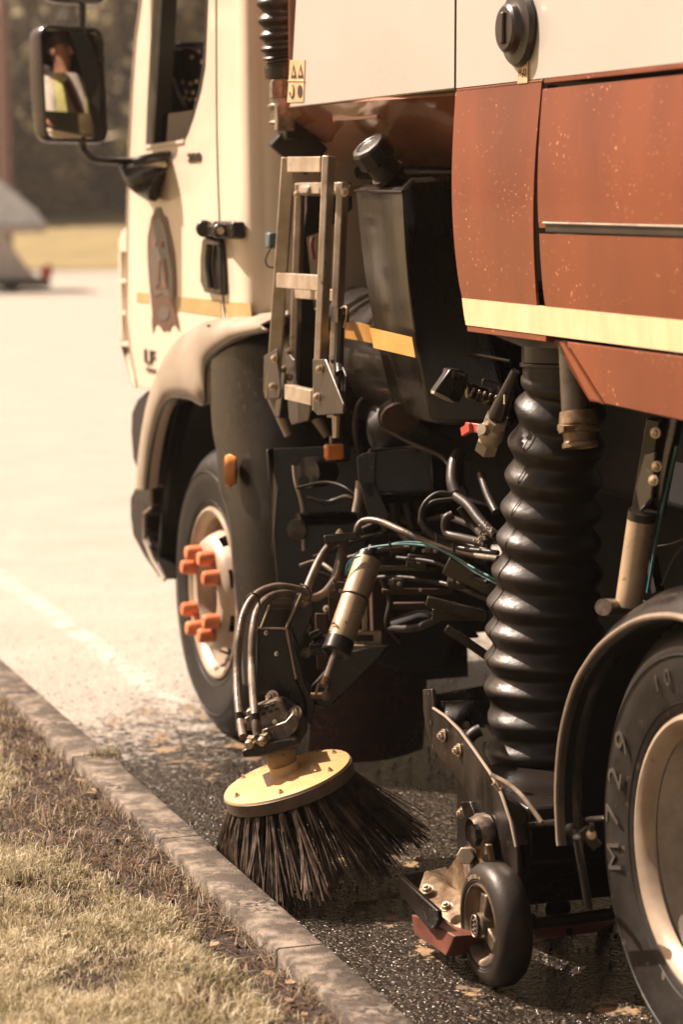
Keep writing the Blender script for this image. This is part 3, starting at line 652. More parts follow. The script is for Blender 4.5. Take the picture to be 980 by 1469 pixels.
# mount
b = B()
b.loft([[at(x,y,X=X_) for x,y,X_ in r] for r in (
   [(172,240,-.09),(200,236,-.05),(245,220,.0)], [(176,252,-.095),(205,250,-.075),(241,236,.0)], [(184,266,-.085),(210,268,-.07),(236,255,.0)], [(196,276,-.06),(213,281,-.05),(229,272,.0)], [(212,286,-.02),(222,287,-.02),(226,282,0.0)])])
b.loft([[at(x,y,X=X_) for x,y,X_ in r] for r in ([(172,240,-.09),(200,236,-.05),(245,220,.0)], [(176,237,-.02),(205,230,-.01),(247,216,.01)])])
b.obj('mirror_bracket', 'black_plastic', cabo, solid=.012, label='rounded black bracket carrying the mirror arm')
b = B(); b.tube([at(x,y,X=X_) for x,y,X_ in ((192,233,-.12),(212,228,-.08),(235,224,-.02))], [.016,.02,.022][0], 12); b.obj('arm_clamp', 'black_plastic', mirror)
b = B(); b.sweep([at(x,y,X=X_) for x,y,X_ in ((206,238,-.05),(213,230,-.04),(228,230,-.03),(237,238,-.02))], [.006,.022,.022,.006], 12); b.obj('arm_knuckle', 'cream_paint', mirror)

# ---------------------------------------------------------- wheels
def wheel(c, name, dish, label):
    c = Vector(c)
    tire = B(); r = .437; rb = .262
    prof = [(.03,.235),(.012,rb-.006),(.004,rb),(-.004,rb+.012),(-.008,.30),(-.013,.335),(-.016,.36),(-.010,.382),(-.010,.386),(.002,.405),(.016,.424),(.030,.432),(.04,.436),(.075,r),(.077,r-.014),(.087,r-.014),(.089,r),(.125,r+.001),(.127,r-.014),(.137,r-.014),(.139,r+.001),(.175,r),(.177,r-.014),(.187,r-.014),(.189,r),(.225,.436),(.245,.425),(.268,.37),(.262,.30),(.24,.235)]
    tire.lathe([(h, q) for h, q in prof], c, (1,0,0), 96)
    # tread notches on the shoulder
    w_ = tire.obj('wheel', 'tyre_rubber', T, label=label)
    sh = B()
    for i in range(60):
        a = i*2*math.pi/60; d = Vector((0, math.cos(a), math.sin(a))); t = Vector((0,-math.sin(a), math.cos(a)))
        m_ = Matrix((Vector((1,0,0)), t, d)).transposed()
        sh.box(c + Vector((.046,0,0)) + d*.4345, (.03, .030, .008), m_)
    sh.obj('tread_blocks', 'tyre_rubber', w_, bevel=.002)
    for rr in (.372, .285):
        q = B(); q.lathe([(-.0155 if rr > .3 else -.004, rr-.002), (-.018 if rr > .3 else -.0075, rr), (-.0155 if rr > .3 else -.004, rr+.002)], c, (1,0,0), 96); q.obj('sidewall_ring', 'tyre_rubber', w_)
    fl = B(); fl.lathe([(.02,.228),(.004,.236),(-.004,.246),(-.008,.254),(-.006,.261),(.0,.264),(.01,.262)], c, (1,0,0), 96); fl.obj('rim_flange', 'wheel_silver', w_, label='bright rolled steel rim edge')
    return w_, c
w1, c1 = wheel((0.008, 7.0, .437), 'front', 0, 'front wheel with silver hub and orange wheel nut covers')
rim = B()
prof = [(.015,.238),(.05,.228),(.085,.222),(.088,.205),(.06,.20),(.03,.19),(.0,.178),(-.018,.165),(-.022,.152),(-.022,.108),(-.004,.102),(.10,.100),(.10,.0002)]
n_ = 80
def hole_(i, k):
    a = (k+.5)/n_*8 % 1
    return i in (4,5) and abs(a-.5) < .21
rim.lathe(prof, c1, (1,0,0), n_, skip=hole_); rimo = rim.obj('rim', 'wheel_silver', w1)
b = B(); b.lathe([(.12,.235),(.12,.0002)], c1, (1,0,0), 40); b.obj('brake_drum', 'black_matt', w1)
b = B(); b.lathe([(.10,.085),(.05,.082),(.03,.07),(.028,.0002)], c1, (1,0,0), 40); b.obj('hub', 'cast_metal', w1)
for k in range(8):
    a = R_(22.5+45*k + (7 if k % 2 == 0 else -7)); d = Vector((0, math.cos(a), math.sin(a))); p_ = c1+d*.1345
    b = B(); b.sweep([p_+Vector((x,0,0)) for x in (-.022,-.03,-.062,-.070,-.071)], [.024,.0235,.0225,.0185,.001], 16)
    if k % 2 == 0:
        a2 = R_(22.5+45*(k+1)-7); p2 = c1+Vector((0, math.cos(a2), math.sin(a2)))*.1345; b.bar(p_+Vector((-.030,0,0)), p2+Vector((-.030,0,0)), .007, .014, up=(1,0,0))
    b.obj('wheel_nut_cover', 'orange_plastic', w1, bevel=.002)
w2, c2 = wheel((-.004, 3.83, .437), 'rear', 1, 'large rear wheel cut by the frame edge, with a deep silver dish and raised sidewall lettering')
b = B(); b.lathe([(.012,.240),(.05,.232),(.09,.228),(.10,.222),(.13,.205),(.16,.175),(.165,.165),(.165,.0002)], c2, (1,0,0), 80); b.obj('rim', 'silver_paint', w2)
b = B(); b.lathe([(.17,.10),(.06,.096),(.04,.085),(.038,.0002)], c2, (1,0,0), 40); b.obj('hub', 'cast_metal', w2)
for k in range(8):
    a = R_(22.5+45*k); b = B(); b.bolt(c2+Vector((.163, math.cos(a)*.1345, math.sin(a)*.1345)), (-1,0,0), .017); b.obj('wheel_nut', 'zinc', w2)
mat('tyre_letter', (0.062,0.050,0.040), .5)
for i, ch in enumerate('M729'):
    a = R_(180-(14 + (i-1.6)*-13.5)*-1 - 24)
for i, ch in enumerate('M729'):
    th = R_(-14 + 13.5*i)            # angle above the forward horizontal
    d = Vector((0, math.cos(th), math.sin(th))); tdir = Vector((0, -math.sin(th), math.cos(th)))
    text_mesh('raised_letter', ch, .080, 'tyre_letter', w2, c2+d*.333+Vector((-.0165,0,0)), tdir, d, .0010, .0)
for i, ch in enumerate('10R19'):
    th = R_(62 + 8*i); d = Vector((0, math.cos(th), math.sin(th))); tdir = Vector((0, -math.sin(th), math.cos(th)))
    if i < 2: text_mesh('raised_letter', ch, .045, 'tyre_letter', w2, c2+d*.333+Vector((-.0165,0,0)), tdir, d, .0010, .0)
# inner twin and offside wheels, axles
for (x, y) in ((2.02, 7.0), (2.02, 3.83), (.28, 3.83)):
    b = B(); b.lathe([(.0,.2),(.0,.30),(.02,.41),(.05,.437),(.22,.437),(.25,.41),(.27,.30),(.27,.2)], (x, y, .437), (1,0,0), 56, cap=True); b.obj('wheel', 'tyre_rubber', T)
for ya in (7.0, 3.83):
    b = B(); b.cyl((.2,ya,.437),(2.1,ya,.437),.07); b.obj('axle', 'interior', T)

# ---------------------------------------------------------- front mudguard
pairs = [((385,461),(385,474)),((330,460),(335,487)),((295,463),(300,516)),((280,470),(294,545)),((262,482),(293,580)),((249,495),(272,572)),((235,515),(245,571)),((226,537),(231,590)),((215,580),(221,625)),((205,650),(214,665)),((202,700),(210,702))]
def dense(L, seg=4):
    return [(p.x, p.y) for p in spline([Vector((a, b_, 0)) for a, b_ in L], seg)]
rows = []
for o2, i2 in zip(dense([p[0] for p in pairs]), dense([p[1] for p in pairs])):
    a_ = at(*o2, X=-.03); c_ = at(*i2, X=-.05)
    rows.append([Vector((.55, a_.y+.05, a_.z+.03)), Vector((.12, a_.y+.02, a_.z+.028)), Vector((.03, a_.y+.005, a_.z+.016)), a_, a_.lerp(c_, .35)+Vector((-.022,0,0)), a_.lerp(c_, .75)+Vector((-.016,0,0)), c_, c_+Vector((.035,0,.006))])
b = B(); b.loft(rows); fl_ = b.obj('front_mudguard', 'fender_plastic', T, solid=.006, label='grey brown moulded wheel arch flare', ang=70)
b = B(); b.sweep([r[6] for r in rows], .005, 8); b.obj('arch_lip', 'grey_plastic', fl_)
# rear half wrapped behind the tyre
rows = []
E_ = spline([Vector((6.84,1.235,6.50)),Vector((6.842,1.084,6.49)),Vector((6.823,.962,6.46)),Vector((6.781,.89,6.45)),Vector((6.762,.795,6.43)),Vector((6.665,.71,6.42)),Vector((6.614,.525,6.41)),Vector((6.568,.406,6.41)),Vector((6.53,.25,6.40))], 4)
for e in E_:
    ye, z, yr = e
    rows.append([(-.030, ye+.02, z), (-.042, ye, z), (-.046, ye-.03, z), (-.03, ye*.45+yr*.55, z), (.0, ye*.2+yr*.8, z), (.05, yr+.012, z), (.12, yr, z), (.60, yr-.0, z)])
rows.insert(0, [(x, y+.04, 1.262) for x, y, z in rows[0]])
b = B(); b.loft(rows); rg_ = b.obj('rear_mudguard', 'guard_plastic', T, solid=.008, label='dark grey moulded mudguard behind the front wheel', ang=70)
b = B()
for (x0,y0,x1,y1) in ((392,570,414,625),(455,600,470,626)):
    b = B(); b.sweep([at(x0,y0,Y=6.42), at(x1,y1,Y=6.40)], [.018,.012], 12); b.obj('mudguard_rib', 'fender_plastic', rg_)
b = B(); b.lathe([(0,.0001),(0,.030),(.012,.032),(.03,.026),(.035,.0001)], at(324,675,X=-.075), (.9,-.45,0), 24); 
for v in b.bm.verts: v.co.z = at(324,675,X=-.075).z + (v.co.z-at(324,675,X=-.075).z)*1.5
b.obj('side_marker', 'amber', T, label='oval amber side marker on the front mudguard')
b = B(); b.prism([at(x,y,Y=6.78) for x,y in ((328,652),(340,655),(347,662),(336,664),(329,690))], (0,.02,0)); b.obj('marker_housing', 'black_plastic', T)
# step wells, bumper, door step in front of the wheel
b = B(); b.prism(XP([(188,590),(196,572),(210,560),(232,560),(240,700),(222,830),(232,700),(206,700),(190,660),(187,620)], .02), (.25,0,0)); b.obj('step_well', 'interior', T, bevel=.01)
b = B(); b.prism(XP([(186,712),(192,700),(215,698),(215,728),(206,735),(207,770),(218,800),(236,832),(226,828),(206,800),(190,770),(186,740)], .0), (.3,0,0)); bp_ = b.obj('front_bumper', 'black_plastic', T, bevel=.01)
b = B(); b.sweep(XP([(217,700),(217,728),(207,736),(207,775),(218,803),(236,832)], -.008), .006, 8); b.obj('bumper_edge', 'fender_plastic', bp_)
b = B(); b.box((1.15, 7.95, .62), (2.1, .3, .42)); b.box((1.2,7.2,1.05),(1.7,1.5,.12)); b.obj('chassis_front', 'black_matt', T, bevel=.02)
b = B(); b.sweep(spline([(.02, 7.02-.62*math.cos(R_(t)), .46+.70*math.sin(R_(t))) for t in range(20,178,12)],1), .004, 5)
b.loft([[(X_, 7.02-.60*math.cos(R_(t)), .46+.66*math.sin(R_(t))) for t in range(40,184,12)] for X_ in (.06,.55)]); b.obj('arch_liner', 'black_matt', T, solid=.006)

# ---------------------------------------------------------- hopper body
b = B(); b.prism([(0,6.225,1.872),(0,6.165,2.19),(0,6.05,2.85),(0,5.055,2.85),(0,5.055,1.872)], (.04,0,0)); hop = b.obj('upper_panel', 'white_paint', T, bevel=.004)
b = B(); b.grid(lambda u, v: Vector((0.0, 5.043-u*3.6, 1.874+v*.95)), 8, 12); b.obj('upper_panel', 'white_paint', T, solid=.003)
b = B(); b.box((1.2, 3.9, 2.4), (2.3, 4.5, .9)); b.box((1.25, 3.6, 1.55), (2.1, 2.8, .62)); b.obj('hopper_body', 'interior', T, bevel=.01)
b = B(); A_, B_ = at(415,152,X=.002), at(700,131,X=.02); C_, D_ = at(700,240,X=.30), at(466,231,X=.30)
def chf(u, v):
    p = A_.lerp(B_, u).lerp(D_.lerp(C_, u), v); p.x -= .030*math.sin(math.pi*v); p.x += .012*math.sin(u*9+v*3); return p
b.grid(chf, 30, 16); cf = b.obj('hopper_underside', 'brown_gloss', T, solid=.008, ang=80)
b = B(); b.bar(at(482,170,X=.05), at(546,165,X=.05), .02, .016); b.sweep(XP([(480,175),(482,164)], .045), .005, 8); b.obj('underside_rib', 'brown_gloss', cf, bevel=.004)
b = B(); b.loft([[at(415,152,X=.002),(.002,6.23,2.85)],[at(472,234,X=.30),(.5,6.3,2.85)]]); b.obj('hopper_front', 'brown_gloss', T, solid=.006)
# brown side panels
def bulge(z): t = (z-1.353)/(1.862-1.353); return -.016*math.sin(math.pi*min(1,max(0,t)))
def panel(y0t, y0b, y1, z0, z1, name, m, nz=16, ny=24, X=0.0, lab=None, par=None):
    b = B()
    def f(u, v):
        z = z0+(z1-z0)*v; ya = y0b+(y0t-y0b)*(v**.6 if v > 0 else 0)
        return Vector((X+bulge(z), ya+(y1-ya)*u, z))
    b.grid(f, ny, nz); return b.obj(name, m, par or T, solid=.006, ang=80, label=lab)
fp = panel(5.043, 4.982, 4.578, 1.412, 1.866, 'side_panel', 'brown_paint', lab='narrow brown front side panel, scuffed')
mp_ = panel(4.570, 4.548, 1.4, 1.572, 1.852, 'side_door', 'brown_paint', lab='large brown side door with a black bottom strip')
panel(4.548, 4.535, 1.4, 1.412, 1.560, 'lower_panel', 'brown_paint', 8)
panel(4.982, 4.972, 1.4, 1.353, 1.412, 'reflective_band', 'pale_tape', 3, X=-.001, lab='pale yellow reflective band')
b = B(); b.bar((.004, 4.57, 1.868), (.004, 1.4, 1.868), .012, .010); b.bar((.002,5.04,1.869),(.002,4.575,1.869),.010,.006); b.obj('top_edge', 'brown_paint', T, bevel=.002)
b = B(); b.bar((-.010, 4.52, 1.572), (-.012, 1.4, 1.566), .018, .020); b.obj('door_strip', 'rubber', mp_, bevel=.004)
b = B(); b.sweep([(-.022, 4.52, 1.582), (-.022, 1.4, 1.576)], .0025, 6); b.obj('strip_edge', 'silver_paint', mp_)
b = B(); b.bar((.012, 4.574, 1.88), (.012, 1.4, 1.88), .01, .016); b.box((.02, 4.574, 1.6),(.02,.006,.52)); b.sweep([(-.0012, 5.049, 1.87),(-.0012,5.049,2.8)], .0028, 6); b.obj('shut_line', 'ink', T)
b = B(); b.bar((.008,4.97,1.345),(.008,4.545,1.345),.02,.014); sk = b.obj('lower_trim', 'brown_paint', T, bevel=.002)
b = B(); b.prism(XP([(800,488),(812,491),(868,580),(846,574)], .004), (.02,0,0)); 
b.loft([XP([(792,486),(846,575)], .03), XP([(812,490),(868,580)], -.004)])
far = [at(868,580,X=-.004), at(812,490,X=-.004), Vector((-.004,1.4,1.350)), Vector((-.004,1.4,1.19))]
b.prism(far, (.02,0,0)); b.obj('lower_skirt', 'brown_paint', T, bevel=.003, label='sloping brown skirt below the reflective band')
b = B(); b.prism([at(x,y,X=.03) for x,y in ((676,468),(792,486),(800,500),(748,497))], (.5,0,0)); b.obj('panel_bracket', 'interior', T)
# water filler cap and H2O plate
q = at(750, 41, X=0)
b = B(); b.lathe([(0,.0001),(.0,.078),(-.010,.080),(-.018,.074),(-.022,.055),(-.024,.052),(-.038,.050),(-.043,.044),(-.044,.0001)], q, (1,0,0), 40)
for v in b.bm.verts: pass
fc = b.obj('filler_cap', 'black_plastic', T, bevel=0, label='round black water filler cap with a ridged grip')
b = B(); b.box(q+Vector((-.042,0,0)), (.016,.020,.066)); b.box(q+Vector((-.039,0,0)), (.008,.055,.024)); b.obj('grip', 'black_plastic', fc, bevel=.004)
for k in range(6):
    a = R_(30+60*k); b = B(); b.bolt(q+Vector((-.014, math.cos(a)*.050, math.sin(a)*.050)), (-1,0,0), .0035); b.obj('screw', 'zinc', fc)
pq = at(751, 99, X=-.004)
b = B(); b.box(pq, (.003, .050, .058)); hp = b.obj('water_plate', 'label', T, label='small plate reading H2O under the filler cap')
text_mesh('lettering', 'H', .020, 'ink', hp, pq+Vector((-.002,.012,-.008)), (0,-1,0), (0,0,1), .0004, .0004); text_mesh('lettering', '2', .011, 'ink', hp, pq+Vector((-.002,-.001,-.013)), (0,-1,0), (0,0,1), .0004, .0003); text_mesh('lettering', 'O', .020, 'ink', hp, pq+Vector((-.002,-.012,-.008)), (0,-1,0), (0,0,1), .0004, .0004)
b = B(); b.sweep([pq+Vector((-.003, .020-.0067*i, .012+(.005 if i % 2 else -.003))) for i in range(7)], .0012, 5); b.obj('wave_symbol', 'ink', hp)
# warning label with four pictograms
L0 = [(416,86),(437,86),(435,146),(412,147)]
b = B(); b.prism(XP(L0, -.0025), (.003,0,0)); lb = b.obj('warning_label', 'label', T, label='tan sticker with four black pictograms')
b = B()
for cx in (421, 431): b.prism(XP([(cx-4,112),(cx+4,112),(cx,92)], -.004), (.001,0,0))
b.prism([at(430+3.4*math.cos(t*.4), 131+9.5*math.sin(t*.4), X=-.004) for t in range(16)], (.001,0,0))
b.sweep([at(418.5+3*math.cos(R_(t)), 131+9*math.sin(R_(t)), X=-.004) for t in range(-80,200,28)], .0022, 6); b.obj('pictogram', 'ink', lb)
b = B(); 
for cx in (421, 431): b.prism(XP([(cx-1.6,108),(cx+1.6,108),(cx,99)], -.0055), (.001,0,0))
b.sweep(XP([(413,116),(436,116)], -.004), .0015, 5); b.obj('pictogram', 'label', lb)

# ---------------------------------------------------------- pipes between cab and body
YB = 6.42
ce = [(395,-70,.06),(396,-20,.07),(398,30,.08),(402,70,.085),(405,92,.09)]
pts = spline([at(x,y,Y=YB) for x,y,_ in ce], 22); n = len(pts)
rad = [(.049 + .0075*math.cos(2*math.pi*i/n*8.2) + (.0 if i < n*.86 else -.004)) for i in range(n)]
b = B(); b.sweep(pts, rad, 32); b.sweep([at(404,74,Y=YB),at(407,100,Y=YB)], .042, 28); ah = b.obj('air_hose', 'hose_rubber', T, ang=80, label='short ribbed black air hose behind the cab')
b = B(); b.sweep([at(403,97,Y=YB),at(404,112,Y=YB)], .047, 28); b.obj('hose_clamp', 'black_plastic', ah)
b = B(); b.sweep([at(404,112,Y=YB),at(406,150,Y=YB)], .036, 28); b.sweep([at(405,148,Y=YB),at(405.5,154,Y=YB)], .042, 28); b.sweep([at(406,150,Y=YB),at(406,176,Y=YB)], .034, 28); b.sweep([at(406,174,Y=YB),at(406,178,Y=YB)], .04, 28); b.box(at(408,164,Y=YB-.05), (.05,.03,.09)); b.box(at(396,128,Y=YB-.04), (.03,.03,.05)); b.obj('intake_pipe', 'cast_metal', ah, bevel=.003)
b = B(); b.bar(at(402,188,Y=YB), at(452,232,Y=YB), .05, .10, up=(1,-.2,.8)); b.box(at(418,186,Y=YB-.03), (.05,.05,.06)); b.obj('body_prop', 'black_plastic', T, bevel=.006, label='slanting black prop under the hopper')
b = B(); b.cyl(at(458,247,X=.30), at(665,246,X=.42), .022); b.obj('cross_tube', 'black_plastic', T)

# ---------------------------------------------------------- black water tank
tf = [at(511,276,X=.02), at(579,276,X=.02), at(606,440,X=.035), at(621,598,X=.07), at(566,590,X=.07), at(537,440,X=.04)]
b = B()
a1 = [at(511,277,X=.02), at(578,277,X=.02), at(592,262,X=.06), at(668,258,X=.20), at(700,258,X=.45), at(540,262,X=.40)]
def lerp_ring(t):
    d = at(566,588,X=.10) - a1[0]; out = []
    bt = [at(566,588,X=.08), at(618,600,X=.08), at(640,603,X=.11), at(732,604,X=.24), at(760,604,X=.5), at(600,590,X=.45)]
    return [p.lerp(q_, t)+Vector((-.015*math.sin(math.pi*t),0,0)) for p, q_ in zip(a1, bt)]
rows = [lerp_ring(t/8) for t in range(9)]
rows = [[p.lerp(sum(rows[0], Vector())/6, .05)+Vector((0,0,.012)) for p in rows[0]]] + rows + [[p.lerp(sum(rows[-1], Vector())/6, .06)-Vector((0,0,.012)) for p in rows[-1]]]
b.loft(rows, close=True); b._face([b.bm.verts.new(p) for p in rows[0]]); b._face([b.bm.verts.new(p) for p in rows[-1]])
bmesh.ops.remove_doubles(b.bm, verts=b.bm.verts, dist=1e-5)
tank = b.obj('water_tank', 'tank_plastic', T, bevel=.014, label='tall black plastic tank with an orange reflective strip')
b = B(); b.sweep([at(510,274,X=.012), at(578,275,X=.012), at(593,260,X=.05)], .004, 8); b.obj('moulding_seam', 'tank_plastic', tank)
def on_tank(x, y, off=.004): return at(x, y, X=.030)
b = B(); Q = [at(530,470,X=.012), at(591,484,X=.012), at(596,513,X=.018), at(536,499,X=.018)]; b.prism(Q, (.003,0,0)); b.obj('reflective_strip', 'tape', tank)
b = B(); b.tube([at(x,y,X=.16) for x,y in ((640,500),(680,508),(732,518))], .004, 6); b.obj('moulding_seam', 'tank_plastic', tank)
# neck and cap
n0_, n1_ = at(574,268,X=.05), at(519,225,X=-.02)
ax = (n1_-n0_).normalized()
ax = Vector((-.52,-.10,.62)).normalized()
pc = at(566,262,X=.07)
b = B(); b.lathe([(-.03,.036),(.02,.036),(.022,.044),(.032,.044),(.034,.038),(.075,.037),(.078,.0001)], pc, ax, 32); cap_ = b.obj('tank_neck', 'black_plastic', tank)
b = B(); b.lathe([(.070,.0001),(.070,.046),(.074,.050),(.112,.049),(.120,.044),(.122,.030),(.118,.028),(.118,.0001)], pc, ax, 10); b.obj('tank_cap', 'black_plastic', tank, bevel=.003, ang=20, label='large black screw cap')
# second tank further forward (fuel) with strip
b = B(); ft0, ft1 = at(470,505,Y=6.15), at(560,505,Y=6.0)
b.grid(lambda u, v: Vector((.10+.10*0 + .16-.16*math.sin(math.pi*v)**.6, 5.70+.75*u, 1.02+.36*v)), 10, 16); b.obj('fuel_tank', 'black_plastic', T, solid=.01, label='round black tank behind the ladder')
b = B(); b.prism([at(495,458,X=.06), at(530,467,X=.06), at(534,492,X=.075), at(495,485,X=.075)], (.003,0,0)); b.obj('reflective_strip', 'tape', T)
b = B(); b.prism([at(x,y,Y=6.30) for x,y in ((440,262),(506,262),(506,300),(470,330),(440,340),(470,600),(400,600),(440,300))], (0,.05,0)); b.obj('rear_bracket', 'black_plastic', T, bevel=.004)
b = B(); b.box(at(475,273,Y=6.2), (.16,.08,.03)); b.obj('tank_cover', 'fender_plastic', T, bevel=.01)
b = B(); b.sweep(spline([at(449,340,Y=6.05),at(447,352,Y=6.05),at(450,372,Y=6.05)],4), .006, 8); b.obj('red_hose', 'red_rubber', T)

# ---------------------------------------------------------- folding ladder
lad = B()
def rail(b, p, q, X0, X1, w_=.036, d_=.020): b.bar(at(p[0],p[1],X=X0), at(q[0],q[1],X=X1), d_, w_, up=(0,-1,0)) if False else b.box((at(*p,X=X0)+at(*q,X=X1))/2, (d_, w_, (at(*p,X=X0)-at(*q,X=X1)).length), ((at(*q,X=X1)-at(*p,X=X0)).normalized().to_track_quat('-Z','Y')))
lo = []
b = B(); rail(b, (414,226), (391,572), -.03, -.07); ladder = b.obj('ladder', 'aluminium', T, bevel=.003, label='folded aluminium step ladder')
for a_, c_, X0, X1 in (((472,224),(457,590),-.03,-.07), ((431,264),(421,565),.05,.01), ((492,262),(478,600),.05,.01)):
    b = B(); rail(b, a_, c_, X0, X1); b.obj('ladder_rail', 'aluminium', ladder, bevel=.003)
for (x0,y0,x1,y1,X_) in ((418,236,465,236,-.030),(401,402,463,406,-.052),(414,562,452,571,-.07),(433,270,488,270,.05),(428,420,486,424,.03)):
    b = B(); b.bar(at(x0,y0,X=X_), at(x1,y1,X=X_), .024, .040 if X_ < 0 else .03)
    for i in range(9): 
        p = at(x0,y0,X=X_).lerp(at(x1,y1,X=X_), (i+.5)/9)
    b.obj('ladder_rung', 'aluminium', ladder, bevel=.002)
for pts, X_ in (([(378,510),(396,500),(402,560),(400,572),(380,573),(377,560)], -.085), ([(448,515),(466,515),(492,580),(492,594),(455,596),(448,588)], -.085), ([(408,500),(424,520),(428,566),(412,568)], -.02), ([(468,560),(488,520),(496,540),(494,592),(478,596)], -.03), ([(412,572),(446,582),(442,604),(418,610),(414,600)], -.01)):
    b = B(); b.prism(XP(pts, X_), (.006,0,0)); b.obj('hinge_plate', 'hinge_steel', ladder, bevel=.003)
for x, y, X_ in ((394,514,-.09),(391,554,-.09),(459,529,-.09),(455,569,-.09),(417,503,-.03),(416,541,-.03),(480,516,-.035),(479,557,-.035),(489,545,-.02),(489,573,-.02),(407,529,-.03),(427,278,.03),(495,276,.03)):
    b = B(); b.lathe([(0,.011),(.004,.011),(.004,.0075),(.009,.0065),(.011,.003),(.0112,.0001)], at(x,y,X=X_), (-.8,-.6,0), 16); b.obj('rivet', 'zinc', ladder)
b = B(); b.sweep([at(488,455,X=-.03), at(486,520,X=-.03), at(488,536,X=-.035)], .013, 12); b.sweep([at(488,530,X=-.035), at(486,590,X=-.04)], .004, 10); b.box(at(488,452,X=-.035),(.03,.05,.035)); b.obj('gas_strut', 'black_plastic', ladder)
b = B(); b.sweep(spline(XP([(482,470),(485,450),(493,440),(498,445),(494,470)], -.03),4), .003, 6); b.obj('strut_clip', 'zinc', ladder)
b = B(); b.prism(XP([(476,595),(483,598),(482,628),(477,628)], -.03), (.008,0,0)); b.obj('stay', 'aluminium', ladder)
# dark mounting plate behind the ladder foot
b = B(); b.prism([at(x,y,Y=6.05) for x,y in ((490,530),(545,540),(550,560),(520,575),(505,600),(500,622),(488,626),(478,600))], (0,.02,0)); b.obj('mount_plate', 'dark_steel', T, bevel=.003)
b = B(); b.prism([at(x,y,Y=5.98) for x,y in ((490,529),(530,534),(546,540),(530,543),(492,533))], (0,.05,0)); b.obj('mount_flange', 'aluminium', T)
b = B(); b.box(at(479,648,Y=6.0), (.050,.03,.042)); b.obj('side_marker', 'amber', T, bevel=.006, label='small rectangular orange side lamp')
b = B(); b.box(at(484,649,Y=6.03), (.065,.03,.05)); b.box(at(484,632,Y=6.02),(.04,.02,.03)); b.obj('marker_housing', 'black_plastic', T, bevel=.004)
b = B(); b.tube([at(x,y,Y=6.0) for x,y in ((550,566),(520,574),(510,600),(512,640),(520,655))], .008, 8); b.obj('cable', 'rubber', T)
# ---------------------------------------------------------- main suction hose
cpts = [(812,470),(811,520),(808,560),(803,600),(798,650),(792,720),(787,790),(784,860),(782,930),(781,1000),(782,1080),(784,1150)]
hx = .235
P0 = spline([at(x,y,X=hx) for x,y in cpts], 40)
# arc length resample
L = [0]
for a_, c_ in zip(P0[:-1], P0[1:]): L.append(L[-1]+(c_-a_).length)
NN = 300; pts = []
for i in range(NN+1):
    s_ = L[-1]*i/NN; j = max(k for k in range(len(L)) if L[k] <= s_+1e-9); j = min(j, len(P0)-2)
    t = (s_-L[j])/max(1e-9, L[j+1]-L[j]); pts.append(P0[j].lerp(P0[j+1], min(1,t)))
def pyx(p):
    v = p-CAM; z = v.dot(cF); return 734.5-_f*v.dot(cU)/z, z
bul = [545,587,638,685,731,774,819,865,905,945,986,1033,1078,1122]
left = {545:748,587:738,638:728,685:724,731:718,774:712,819:705,865:698,905:696,945:695,986:694,1033:693,1078:697,1122:700}
rad = []
for p in pts:
    y, z = pyx(p); pxl = 490+_f*(p-CAM).dot(cR)/z
    ks = sorted(left); yy = min(max(y, ks[0]), ks[-1]); 
    j = max(i for i in range(len(ks)) if ks[i] <= yy); j = min(j, len(ks)-2); t = (yy-ks[j])/(ks[j+1]-ks[j])
    edge = left[ks[j]]*(1-t)+left[ks[j+1]]*t
    if y < 545: edge = 750; dip = 0; amp = .2
    amp = 1.0 if y > 560 else max(.0, (y-545)/15)*.6
    if y > 1085: amp = max(0, 1-(y-1085)/20)
    ph = math.cos(2*math.pi*t)          # 1 at bulge, -1 between
    dd = min(t, 1-t); prof = 1-math.exp(-(dd/.34)**2)
    r = (pxl-edge)*z/_f - .022*prof*amp
    rad.append(r if y < 1090 else (pxl-704)*z/_f)
b = B(); b.sweep(pts, rad, 72, cap=False)
sh_ = b.obj('suction_hose', 'hose_rubber', T, ang=80, label='big black ribbed suction hose hanging down to the nozzle')
b = B(); cc = []
for i in range(40, 215):
    p = pts[i]; t = (pts[i+1]-pts[i-1]).normalized(); s_ = (i-40)/175
    base = Vector((-cF.x, -cF.y, 0)).normalized(); side = Vector((-cR.x, -cR.y, 0)).normalized()
    a_ = R_(38+38*s_); cc.append(p + (base*math.cos(a_)+side*math.sin(a_))*(rad[i]+.0006))
b.sweep(cc[18:], .0011, 6); b.obj('mould_seam', 'hose_rubber', sh_)
b = B(); b.sweep([at(811,466,X=hx), at(811,520,X=hx)], .098, 48); b.sweep([at(811,520,X=hx), at(811,526,X=hx)], .102, 48); b.obj('hose_collar', 'black_plastic', sh_, bevel=.002)
# metal outlet pipe and coupling
b = B(); b.cyl(at(822,490,X=.05), at(827,592,X=.05), .030, n=32); op_ = b.obj('drain_pipe', mat('pipe_grey',(0.16,0.135,0.11),.3,.6,ns=14), T, label='grey metal drain pipe with brass coloured coupling')
q0, q1 = at(829,590,X=.05), at(833,642,X=.05); ax = (q1-q0); ln = ax.length; ax.normalize()
b = B(); b.lathe([(0,.030),(0,.037),(.02,.040),(.026,.040),(.030,.036),(.034,.036),(.036,.042),(.043,.042),(.045,.034),(.060,.032),(.064,.034),(.066,.037),(ln,.037),(ln+.001,.030),(ln-.02,.028)], q0, ax, 32); b.box(q0.lerp(q1,.42)+Vector((-.035,-.02,0)), (.03,.03,.012)); b.obj('coupling', 'bronze_cast', op_)
